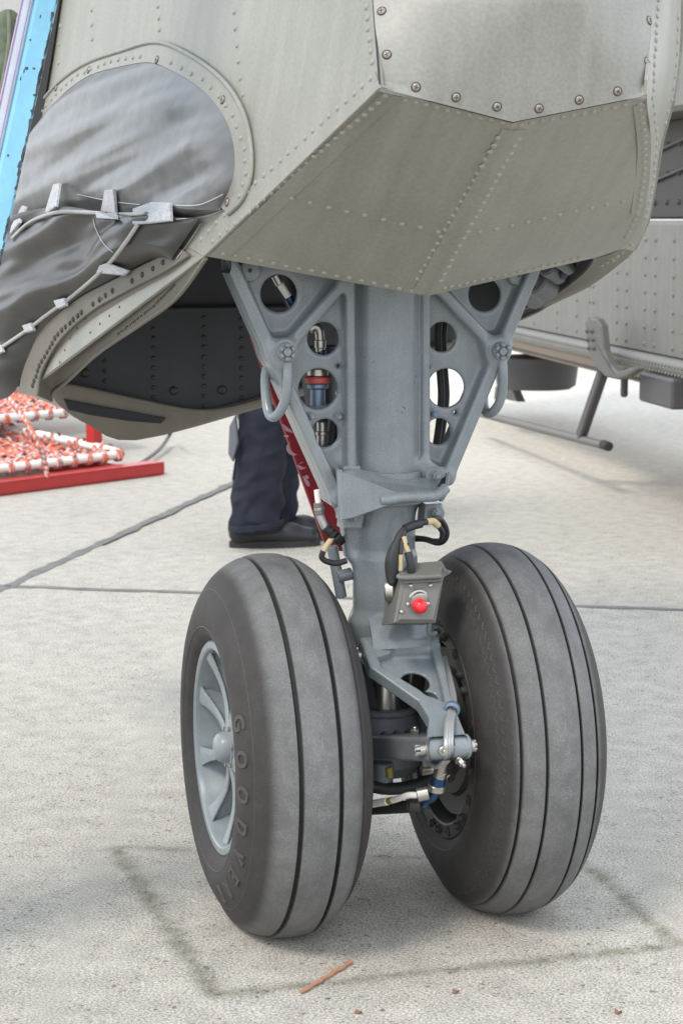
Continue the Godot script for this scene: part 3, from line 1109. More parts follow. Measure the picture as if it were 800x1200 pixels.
	rivets("side_rivets", [[[Vector2(429, 8), Vector2(436, 76)], 13.0], [[Vector2(434, 92), Vector2(300, 214), Vector2(232, 284)], 13.0],
		[[Vector2(274, 14), Vector2(279, 70), Vector2(285, 112)], 19.5], [[Vector2(185, 8), Vector2(188, 46)], 13.5], [[Vector2(108, 12), Vector2(108, 62)], 17.0], [[Vector2(71, 30), Vector2(68, 90)], 22.0]])
	rivets("chin_rivets", [[[Vector2(452, 113), Vector2(315, 229), Vector2(246, 286)], 11.0], [[Vector2(474, 117), Vector2(590, 144)], 13.0], [[Vector2(610, 146), Vector2(744, 121)], 12.4],
		[[Vector2(342, 233), Vector2(386, 243), Vector2(515, 272)], 22.0], [[Vector2(562, 272), Vector2(738, 234)], 19.0],
		[[Vector2(583, 162), Vector2(484, 335)], 9.5], [[Vector2(607, 163), Vector2(512, 336)], 9.5],
		[[Vector2(262, 297), Vector2(484, 341)], 15.0], [[Vector2(520, 338), Vector2(686, 300)], 9.0],
		[[Vector2(749, 122), Vector2(755, 165), Vector2(754, 205), Vector2(747, 248), Vector2(732, 281)], 7.6]], 0.0047, 0.0025)
	rivets("edge_rivets", [[[Vector2(771, 0), Vector2(767, 60), Vector2(764, 112), Vector2(769, 165), Vector2(764, 215), Vector2(755, 258)], 9.5], [[Vector2(794, 20), Vector2(792, 70), Vector2(787, 112), Vector2(776, 152)], 14.0],
		[[Vector2(739, 287), Vector2(716, 306)], 7.0], [[Vector2(728, 296), Vector2(702, 312)], 7.0]], 0.0045, 0.0027)
	rivets("lip_bolts", [[[Vector2(204, 301), Vector2(175, 317), Vector2(146, 335)], 14.0], [[Vector2(132, 341), Vector2(103, 361)], 9.0], [[Vector2(96, 366), Vector2(67, 393), Vector2(46, 430), Vector2(38, 456)], 6.2]], 0.0055, 0.004, M.screw_dark)
	rivets("lip_slots", [[[Vector2(205, 334), Vector2(178, 361), Vector2(138, 392)], 2.6], [[Vector2(140, 360), Vector2(100, 395)], 15.0], [[Vector2(120, 350), Vector2(85, 392), Vector2(68, 430)], 15.0]], 0.0026, 0.0015, M.screw_dark, 6)
	for q in [Vector2(447, 13), Vector2(453, 64), Vector2(487, 102), Vector2(534, 114), Vector2(582, 125), Vector2(631, 127), Vector2(678, 117), Vector2(723, 107), Vector2(757.5, 72), Vector2(760, 24)]: screw(q.x, q.y)

# ---------------------------------------------------------------- the cloth boot over the starboard opening
func make_boot() -> void:
	var o := [Vector2(28, 172), Vector2(38, 142), Vector2(54, 117), Vector2(75, 94), Vector2(105, 74), Vector2(145, 60), Vector2(186, 50), Vector2(226, 66), Vector2(262, 93), Vector2(285, 126), Vector2(296, 165), Vector2(297, 205), Vector2(287, 234), Vector2(270, 251)]
	var n := [Vector2(36, 178), Vector2(48, 150), Vector2(63, 127), Vector2(83, 106), Vector2(111, 88), Vector2(148, 78), Vector2(180, 74), Vector2(208, 85), Vector2(238, 104), Vector2(262, 130), Vector2(276, 162), Vector2(279, 196), Vector2(273, 222), Vector2(262, 243)]
	var rows := []
	var oo := []
	for k in o.size():
		var a := ps(o[k].x, o[k].y, 0.004)
		var c := ps(n[k].x, n[k].y, 0.006)
		rows.append([a, c])
		oo.append(a)
	var b := MB.new()
	var fine := smoothrows(rows, 2, 5)
	sheet(b, fine, 0.006, true, false, side.normal)
	put(heli, "boot_flange", b.mesh(), M.skin_paint)
	b = MB.new()
	tube(b, curve(oo, 6), 0.0042, 8)
	put(heli, "flange_bead", b.mesh(), M.cover_paint)
	# upper cloth
	var up_c := curve(n, 5)
	var lowl := curve([Vector2(8, 290), Vector2(20, 276), Vector2(45, 258), Vector2(80, 248), Vector2(120, 250), Vector2(165, 258), Vector2(210, 257), Vector2(262, 247)], 8)
	var grid := []
	var nc := 90
	var nr := 60
	for r in nr + 1:
		var v := float(r) / nr
		var line := []
		for c in nc + 1:
			var u := float(c) / nc
			var tp: Vector2 = samp(up_c, u)
			var bt: Vector2 = samp(lowl, u)
			var q := tp.lerp(bt, v)
			var e := minf(minf(v, 1.0 - v) * 4.0, minf(u, 1.0 - u) * 6.0)
			e = clampf(e, 0.0, 1.0)
			e = e * (2.0 - e)
			var acr := q.x * 0.42 + q.y * 0.86
			var alo := q.x * 0.86 - q.y * 0.42
			var f := fold.get_noise_2d(acr * 0.024, alo * 0.0045)
			var f2 := fold.get_noise_2d(acr * 0.055 + 40.0, alo * 0.009)
			var w := 0.028 * e + e * (0.0075 * f + 0.0022 * f2)
			line.append(ps(q.x, q.y, 0.005 + w))
		grid.append(line)
	b = MB.new()
	sheet(b, grid, 0.002, true, false, side.normal)
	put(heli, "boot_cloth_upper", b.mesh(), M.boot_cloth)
	# lower cloth, slumped over the bolted band
	var top2 := curve([Vector2(-60, 300), Vector2(-10, 285), Vector2(20, 274), Vector2(45, 257), Vector2(80, 247), Vector2(120, 249), Vector2(165, 257), Vector2(205, 256), Vector2(241, 258)], 8)
	var bot2 := curve([Vector2(-60, 470), Vector2(-10, 472), Vector2(22, 462), Vector2(38, 425), Vector2(60, 386), Vector2(98, 352), Vector2(141, 328), Vector2(188, 304), Vector2(208, 306)], 8)
	grid = []
	nc = 90
	for r in nr + 1:
		var v := float(r) / nr
		var line := []
		for c in nc + 1:
			var u := float(c) / nc
			var q: Vector2 = samp(top2, u).lerp(samp(bot2, u), v)
			var e := clampf(minf(v + 0.12, 1.0 - v) * 4.0, 0.0, 1.0) * clampf((1.0 - u) * 6.0, 0.0, 1.0)
			e = e * (2.0 - e)
			var acr := q.x * 0.55 + q.y * 0.83
			var alo := q.x * 0.83 - q.y * 0.55
			var f := fold.get_noise_2d(acr * 0.02 + 11.0, alo * 0.007)
			var f2 := fold.get_noise_2d(acr * 0.05 + 70.0, alo * 0.016)
			line.append(ps(q.x, q.y, 0.012 + e * (0.045 + 0.022 * f + 0.006 * f2)))
		grid.append(line)
	b = MB.new()
	sheet(b, grid, 0.002, true, false, side.normal)
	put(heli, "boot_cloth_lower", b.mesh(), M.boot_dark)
	rivets("flange_rivets", [[[Vector2(50, 130), Vector2(68, 107), Vector2(92, 87), Vector2(128, 72), Vector2(170, 65)], 8.5], [[Vector2(200, 73), Vector2(240, 94), Vector2(272, 132), Vector2(286, 172), Vector2(288, 205), Vector2(280, 232)], 14.0]], 0.0046, 0.0025)
	for q in [Vector2(66, 103), Vector2(104, 82), Vector2(184, 70), Vector2(261, 117), Vector2(266, 237)]: screw(q.x, q.y, 0.0062)
	# white cord threaded through webbing loops
	for path in [[Vector2(200, 251), Vector2(180, 251), Vector2(152, 252), Vector2(112, 250), Vector2(76, 249), Vector2(55, 254), Vector2(36, 263), Vector2(17, 281)], [Vector2(166, 263), Vector2(152, 284), Vector2(134, 307), Vector2(110, 330), Vector2(82, 353)], [Vector2(76, 357), Vector2(58, 370), Vector2(40, 384), Vector2(20, 398), Vector2(2, 410)]]:
		var pts := []
		for q in curve(path, 5):
			var g := hit(q.x, q.y)
			if g: pts.append(g[0] + side.normal * 0.006)
		b = MB.new()
		tube(b, pts, 0.0037, 8)
		put(heli, "boot_cord", b.mesh(), M.cord)
	for quad in [[Vector2(163, 246), Vector2(184, 238), Vector2(206, 239), Vector2(207, 260), Vector2(180, 263), Vector2(163, 264)], [Vector2(130, 224), Vector2(140, 223), Vector2(142, 250), Vector2(125, 250)], [Vector2(119, 249), Vector2(141, 249), Vector2(143, 258), Vector2(120, 257)], [Vector2(69, 217), Vector2(76, 216), Vector2(72, 243), Vector2(60, 252), Vector2(61, 245)], [Vector2(32, 242), Vector2(36, 243), Vector2(29, 262), Vector2(18, 276), Vector2(20, 266)], [Vector2(124, 312), Vector2(133, 309), Vector2(157, 318), Vector2(150, 324), Vector2(120, 321)], [Vector2(70, 353), Vector2(82, 350), Vector2(84, 359), Vector2(74, 363)], [Vector2(33, 382), Vector2(43, 379), Vector2(46, 388), Vector2(36, 391)], [Vector2(0, 404), Vector2(7, 405), Vector2(10, 413), Vector2(2, 416)]]:
		var pts := []
		for q in quad:
			var g := hit(q.x, q.y)
			if g: pts.append(g[0] + side.normal * 0.012)
		if pts.size() < 4: continue
		b = MB.new()
		slab(b, pts, side.normal, 0.006, 0.0015)
		put(heli, "webbing_loop", b.mesh(), M.webbing)
	b = MB.new()
	for path in [[Vector2(92, 228), Vector2(130, 236), Vector2(165, 240)], [Vector2(207, 241), Vector2(235, 240), Vector2(262, 228)], [Vector2(207, 257), Vector2(240, 254), Vector2(262, 246)], [Vector2(110, 256), Vector2(113, 268), Vector2(122, 285), Vector2(133, 296)], [Vector2(236, 262), Vector2(222, 284), Vector2(208, 303)]]:
		var pts := []
		for q in curve(path, 6):
			var g := hit(q.x, q.y)
			if g: pts.append(g[0] + side.normal * 0.001)
		if pts.size() > 2: tube(b, pts, 0.0011, 5)
	put(heli, "boot_stitching", b.mesh(), M.stitch).set_meta("kind", "stuff")

func samp(c: Array, t: float):
	var f := clampf(t, 0.0, 1.0) * (c.size() - 1)
	var k := mini(int(f), c.size() - 2)
	return c[k].lerp(c[k + 1], f - k)

# ---------------------------------------------------------------- the landing gear leg
func gp(px: float, py: float, z := 0.03) -> Vector2:
	var p := lz(px, py, z)
	return Vector2(p.x, p.y)
func make_gear_leg() -> void:
	var lo_y := gp(455, 760, 0.05).y
	var y545 := gp(455, 545, 0.05).y
	var y600 := gp(455, 598, 0.05).y
	var y650 := gp(455, 652, 0.05).y
	var y735 := gp(455, 735, 0.05).y
	var left := PackedVector2Array([gp(262, 292), gp(425, 292), gp(425, 600), gp(402, 612)])
	var right := PackedVector2Array([gp(486, 292), gp(640, 294), gp(524, 566), gp(486, 600)])
	var holes := []
	for h in [[328, 344, 21.5], [380, 397, 19.0], [374, 456, 23.5], [382, 508, 16.5], [397.5, 429, 2.2], [569, 345, 20.0], [519, 395, 17.5], [524, 455, 23.0], [515, 506, 15.5], [502, 430, 2.2], [535, 484, 2.4]]:
		holes.append([gp(h[0], h[1], 0.02), h[2] / 683.0])
	# raised ribs: ends and half width
	var ribs := []
	for r in [[272, 308, 396, 585, 0.0105], [331, 414, 404, 330, 0.0095], [404, 330, 408, 300, 0.011], [627, 312, 524, 560, 0.0115], [583, 411, 512, 335, 0.0095], [512, 335, 500, 305, 0.012], [410, 330, 412, 560, 0.008], [499, 340, 499, 560, 0.007], [396, 585, 418, 560, 0.012], [524, 560, 496, 545, 0.012]]:
		ribs.append([gp(r[0], r[1], 0.04), gp(r[2], r[3], 0.04), r[4]])
	var bl := gp(331, 413, 0.045)
	var br := gp(583, 411, 0.045)
	var wash := gp(293, 317, 0.03)
	var washr := gp(607, 322, 0.03)
	var f := func(p: Vector3) -> float:
		var q := Vector2(p.x, p.y)
		var dl := minf(sd_poly(q, left), sd_poly(q, right))
		var d := sd_ext(dl, p.z, 0.004, 0.016, 0.003)
		for r in ribs:
			var s: float = sd_seg2(q, r[0], r[1]) - r[2]
			d = smin(d, sd_ext(s, p.z, -0.03, 0.046, 0.006), 0.011)
		d = smin(d, sd_ext((q - bl).length() - 0.024, p.z, -0.03, 0.05, 0.006), 0.016)
		d = smin(d, sd_ext((q - br).length() - 0.024, p.z, -0.03, 0.05, 0.006), 0.016)
		d = smin(d, sd_ext((q - wash).length() - 0.019, p.z, 0.0, 0.03, 0.002), 0.004)
		d = smin(d, sd_ext((q - washr).length() - 0.019, p.z, 0.0, 0.03, 0.002), 0.004)
		for h in holes:
			d = smax(d, h[1] - (q - (h[0] as Vector2)).length(), 0.006)
		# the tube itself and the casting below it
		var rad := Vector2(p.x, p.z).length()
		var rr := 0.0585
		if p.y < y545: rr = lerpf(0.0585, 0.053, smoothstep(y545, y600, p.y))
		if p.y < y600: rr = 0.053
		if p.y < y650 + 0.01: rr = lerpf(0.057, 0.053, smoothstep(y650 - 0.01, y650 + 0.01, p.y))
		if p.y < y735 + 0.03: rr = lerpf(0.066, 0.057, smoothstep(y735, y735 + 0.03, p.y))
		var t := maxf(rad - rr, maxf(lo_y - p.y, p.y - 1.4))
		d = smin(d, t, 0.014)
		# web down the starboard side of the lower casting
		var wb := sd_ext(sd_seg2(q, Vector2(-0.075, y545), Vector2(-0.055, y650)) - 0.016, p.z, -0.03, 0.01, 0.008)
		d = smin(d, wb, 0.02)
		return d
	var b := MB.new()
	nets(f, Vector3(-0.285, lo_y - 0.01, -0.075), Vector3(0.285, 1.26, 0.08), 0.0027, b)
	put(heli, "shock_strut", b.mesh(), M.gear_paint)

# ---------------------------------------------------------------- the twin wheels
const AXLE_Y := 0.317
func make_wheels() -> void:
	var lft := thing("nose_wheel", heli, Vector3(-0.208, AXLE_Y, 0))
	var rgt := thing("nose_wheel", heli, Vector3(0.208, AXLE_Y, 0))
	lft.set_meta("label", "left of the two nose wheels, pale grey spoked rim facing out")
	rgt.set_meta("label", "right of the two nose wheels, its dark inner hub facing the leg")
	tyre(lft, [-0.033, 0.033, 0.080], 0.0043)
	tyre(rgt, [-0.068, -0.03, 0.032, 0.066], 0.0029)
	rim(lft)
	hub(rgt)

func tyre(parent: Node3D, grooves: Array, gw: float) -> void:
	var base := [Vector2(0.178, -0.088), Vector2(0.188, -0.099), Vector2(0.200, -0.109), Vector2(0.219, -0.1145), Vector2(0.241, -0.113), Vector2(0.264, -0.1050), Vector2(0.286, -0.0925), Vector2(0.306, -0.0765), Vector2(0.3205, -0.057), Vector2(0.3298, -0.036), Vector2(0.3342, -0.017), Vector2(0.335, 0.0)]
	var full := base.duplicate()
	for k in range(base.size() - 2, -1, -1): full.append(Vector2(base[k].x, -base[k].y))
	var prof := curve(full, 7)
	var out := []
	for p in prof:
		var near := false
		for g in grooves:
			if absf(p.y - g) < gw * 1.9: near = true
		if not near: out.append(p)
	var half := func(a: float) -> float:
		for k in prof.size() - 1:
			if (prof[k].y - a) * (prof[k + 1].y - a) <= 0 and prof[k].x > 0.25:
				var t: float = (a - prof[k].y) / maxf(prof[k + 1].y - prof[k].y, 1e-6)
				return lerpf(prof[k].x, prof[k + 1].x, t)
		return 0.3
	for g in grooves:
		var ins := [[-1.5, 0.0], [-1.05, 0.0004], [-0.75, 0.0085], [0.75, 0.0085], [1.05, 0.0004], [1.5, 0.0]]
		for s in ins:
			var a: float = g + s[0] * gw
			out.append(Vector2(half.call(a) - s[1], a))
	var side_l := []
	var mid := []
	var side_r := []
	for p in out:
		if p.x < 0.295 and p.y < 0: side_l.append(p)
		elif p.x < 0.295: side_r.append(p)
		else: mid.append(p)
	mid.sort_custom(func(a, c): return a.y < c.y)
	out = side_l + mid + side_r
	var segs := 144
	var b := MB.new()
	var cols := []
	for p in out:
		var c := Color(0.112, 0.099, 0.093)
		var wear := clampf((p.x - 0.300) / 0.018, 0.0, 1.0)
		c = c.lerp(Color(0.375, 0.373, 0.37), wear * wear * (3 - 2 * wear))
		for g in grooves:
			if absf(p.y - g) < gw * 0.95: c = Color(0.052, 0.049, 0.048)
		cols.append(c)
	lathe(b, out, segs, along(Vector3(1, 0, 0)), 0.75, cols)
	for k in b.v.size():
		var p := b.v[k]
		var w := noise.get_noise_3d(p.x * 9.0, p.y * 9.0, p.z * 9.0) * 0.16 + noise.get_noise_3d(p.x * 40.0, p.y * 40.0, p.z * 40.0) * 0.10
		b.c[k] = Color(b.c[k].r * (1 + w), b.c[k].g * (1 + w), b.c[k].b * (1 + w * 0.9))
		if p.y < -0.28:                                            # the footprint: flattened and a little spread
			var s := smoothstep(-0.28, -0.325, p.y)
			p.x *= 1.0 + 0.11 * s
			p.y = maxf(p.y, -AXLE_Y + 0.0015)
			b.v[k] = p
	put(parent, "tyre", b.mesh(), M.rubber)
	# moulded marks on the sidewalls
	b = MB.new()
	for s in [-1.0, 1.0]:
		for r in ([0.277, 0.212] if grooves.size() == 3 else [0.212]):
			var ring := []
			for k in 96: ring.append(Vector3(s * (0.0972 if r > 0.25 else 0.1132), cos(TAU * k / 96) * r, sin(TAU * k / 96) * r))
			tube(b, ring, 0.0012, 5, false, true)
	put(parent, "sidewall_rib", b.mesh(), M.rubber_mark)
	if grooves.size() == 4:                                        # chevrons worn into the shoulder
		b = MB.new()
		for k in 88:
			var a := TAU * k / 88
			for j in 2:
				var r0 := 0.292 - 0.011 * j
				var q := [polar(r0, a, -0.0885 - 0.0066 * j), polar(r0 - 0.006, a + 0.035, -0.0922 - 0.0066 * j), polar(r0 - 0.0005, a + 0.062, -0.0888 - 0.0066 * j)]
				tube(b, q, 0.0011, 4, false)
		put(parent, "sidewall_chevrons", b.mesh(), M.rubber_mark).set_meta("kind", "stuff")
	else:
		letters(parent, "GOODYEAR", 0.249, 0.42, -1.22, 0.032, 0.1108)

func polar(r: float, a: float, x: float) -> Vector3:
	return Vector3(x, cos(a) * r, sin(a) * r)

# raised letters round the outer sidewall; angle 0 faces forward, growing upward
func letters(parent: Node3D, text: String, r: float, a0: float, a1: float, size: float, x: float) -> void:
	var font := SystemFont.new()
	font.font_names = PackedStringArray(["Droid Sans"])
	font.font_weight = 700
	for k in text.length():
		var a := lerpf(a0, a1, float(k) / (text.length() - 1))
		var tm := TextMesh.new()
		tm.text = text[k]
		tm.font = font
		tm.font_size = 64
		tm.pixel_size = size / 46.0
		tm.depth = 0.0032
		var rad := Vector3(0, sin(a), cos(a))
		var nrm := (Vector3(-1, 0, 0) + rad * 0.30).normalized()
		var xa := rad.cross(nrm).normalized()
		var ya := nrm.cross(xa)
		var o := put(parent, "sidewall_letter", tm, M.rubber_mark, Transform3D(Basis(xa, ya, nrm), Vector3(-x, 0, 0) + rad * r))
		o.set_meta("label", "")
		o.remove_meta("label")

func rim(parent: Node3D) -> void:
	var xf := along(Vector3(-1, 0, 0))                              # y runs outwards
	var b := MB.new()
	lathe(b, [Vector2(0.150, -0.06), Vector2(0.180, -0.06), Vector2(0.180, 0.070), Vector2(0.1845, 0.080), Vector2(0.187, 0.090), Vector2(0.187, 0.098), Vector2(0.1845, 0.1005), Vector2(0.1745, 0.1005), Vector2(0.1715, 0.0985), Vector2(0.168, 0.090), Vector2(0.166, 0.074), Vector2(0.160, 0.062), Vector2(0.158, 0.040), Vector2(0.152, 0.026), Vector2(0.120, 0.022), Vector2(0.080, 0.028), Vector2(0.056, 0.040)], 96, xf, 0.5)
	put(parent, "rim", b.mesh(), M.rim_paint)
	b = MB.new()
	lathe(b, [Vector2(0.064, 0.03), Vector2(0.052, 0.048), Vector2(0.044, 0.066), Vector2(0.040, 0.074), Vector2(0.034, 0.077), Vector2(0.0315, 0.077)], 40, xf, 0.5)
	put(parent, "hub", b.mesh(), M.rim_paint)
	b = MB.new()
	lathe(b, [Vector2(0.034, 0.074), Vector2(0.034, 0.079), Vector2(0.028, 0.080), Vector2(0.0265, 0.090), Vector2(0.023, 0.097), Vector2(0.016, 0.102), Vector2(0.008, 0.1035), Vector2(0.0001, 0.104)], 32, xf, 0.6)
	put(parent, "hub_cap", b.mesh(), M.rim_paint)
	for k in 6:
		var a := TAU * k / 6 + 0.3
		b = MB.new()
		hexnut(b, xf * Vector3(cos(a) * 0.036, 0.076, sin(a) * 0.036), Vector3(-1, 0, 0), 0.0042, 0.006)
		put(parent, "hub_nut", b.mesh(), M.steel)
	# curved spokes
	var sp := MB.new()
	var f := func(p: Vector3) -> float:                             # x out along the spoke, y outwards, z across
		var t := clampf((p.x - 0.03) / 0.135, 0.0, 1.0)
		var topy := lerpf(0.078, 0.094, t) - 0.011 * sin(PI * t)
		var mid := 0.003 * sin(PI * t * 1.3)                         # the web bends sideways a little
		var wide := 0.0042 + 0.006 * pow(1.0 - t, 3.0) + 0.007 * pow(t, 6.0)
		var d := absf(p.z - mid) - wide
		var cap := absf(p.y - topy + 0.003) - 0.003                  # flanged upper edge
		d = smin(d, maxf(absf(p.z - mid) - wide - 0.004 - 0.003 * t * t, cap), 0.004)
		d = smax(d, p.y - topy, 0.004)
		d = smin(d, maxf(p.y - 0.034, absf(p.z - mid) - wide - 0.006), 0.008)
		d = maxf(d, 0.018 - p.y)
		d = maxf(d, p.x - 0.170)
		d = maxf(d, 0.026 - p.x)
		return d * 0.8
	nets(f, Vector3(0.02, -0.01, -0.03), Vector3(0.176, 0.102, 0.03), 0.0025, sp)
	var m := sp.mesh()
	for k in 9:
		var a := TAU * k / 9 + 0.16
		var bs := Basis(Vector3(0, cos(a), sin(a)), Vector3(-1, 0, 0), Vector3(0, sin(a), -cos(a)))
		put(parent, "spoke", m, M.rim_paint, Transform3D(bs, Vector3.ZERO))

func hub(parent: Node3D) -> void:
	var xf := along(Vector3(-1, 0, 0))
	var b := MB.new()
	lathe(b, [Vector2(0.180, 0.0), Vector2(0.181, 0.088), Vector2(0.190, 0.098), Vector2(0.193, 0.104), Vector2(0.191, 0.1065), Vector2(0.168, 0.1065), Vector2(0.165, 0.104), Vector2(0.160, 0.080), Vector2(0.155, 0.02)], 96, xf, 0.5)
	put(parent, "rim", b.mesh(), M.dark_steel)
	b = MB.new()
	lathe(b, [Vector2(0.158, 0.03), Vector2(0.156, 0.080), Vector2(0.150, 0.086), Vector2(0.135, 0.082), Vector2(0.118, 0.082), Vector2(0.112, 0.09), Vector2(0.085, 0.092), Vector2(0.078, 0.10), Vector2(0.05, 0.11), Vector2(0.0001, 0.11)], 64, xf, 0.4)
	put(parent, "brake_drum", b.mesh(), M.dark_steel)
	b = MB.new()
	lathe(b, [Vector2(0.18, -0.05), Vector2(0.187, -0.098), Vector2(0.17, -0.1), Vector2(0.15, -0.03), Vector2(0.05, -0.03), Vector2(0.04, -0.1), Vector2(0.0001, -0.105)], 48, xf, 0.4)
	put(parent, "outer_rim", b.mesh(), M.rim_paint)
	for k in 24:                                                     # bolts in pairs, washers between
		var a: float = TAU * (k / 3) / 8.0 + [-0.16, 0.0 + 0.02, 0.36][k % 3] + 0.12
		b = MB.new()
		var p := xf * Vector3(cos(a) * 0.1795, 0.1065, sin(a) * 0.1795)
		if k % 3 < 2:
			lathe(b, [Vector2(0.0088, 0), Vector2(0.0088, 0.002), Vector2(0.0072, 0.003), Vector2(0.0068, 0.007), Vector2(0.005, 0.009), Vector2(0.0001, 0.0095)], 12, along(Vector3(-1, 0, 0), p), 0.5)
		else:
			lathe(b, [Vector2(0.0095, 0), Vector2(0.0095, 0.002), Vector2(0.004, 0.002), Vector2(0.0038, 0.0), Vector2(0.0001, 0.0)], 12, along(Vector3(-1, 0, 0), p), 0.4)
		put(parent, "rim_bolt", b.mesh(), M.dark_steel if k % 3 < 2 else M.screw_dark)

# ---------------------------------------------------------------- fittings on the leg
func castle_nut(at: Vector3, dir: Vector3, r: float, h: float, m: Material, parent: Node3D = heli) -> void:
	var b := MB.new()
	var xf := along(dir, at)
	lathe(b, [Vector2(r * 1.35, 0), Vector2(r * 1.35, h * 0.14), Vector2(r * 1.05, h * 0.16), Vector2(r * 1.0, h * 0.6), Vector2(r * 0.45, h * 0.62), Vector2(r * 0.45, h * 0.95), Vector2(r * 0.38, h), Vector2(0.0001, h)], 24, xf, 0.4)
	for k in 6:
		var a := TAU * k / 6
		var t := Transform3D(Basis(Vector3.UP, -a), Vector3(cos(a) * r * 0.74, h * 0.78, sin(a) * r * 0.74))
		box(b, xf * t, Vector3(r * 0.42, h * 0.42, r * 0.52), r * 0.08)
	put(parent, "castle_nut", b.mesh(), m)

func hose(called: String, pts: Array, r: float, m: Material, parent: Node3D = heli, n := 6) -> void:
	var b := MB.new()
	tube(b, curve(pts, n), r, 12)
	put(parent, called, b.mesh(), m)

func rod(called: String, a: Vector3, e: Vector3, r: float, m: Material, parent: Node3D = heli) -> void:
	var b := MB.new()
	cyl(b, a, e, r)
	put(parent, called, b.mesh(), m)

func v2(b: Array, z: float) -> Array:
	var out := []
	for q in b: out.append(lz(q.x, q.y, z))
	return out

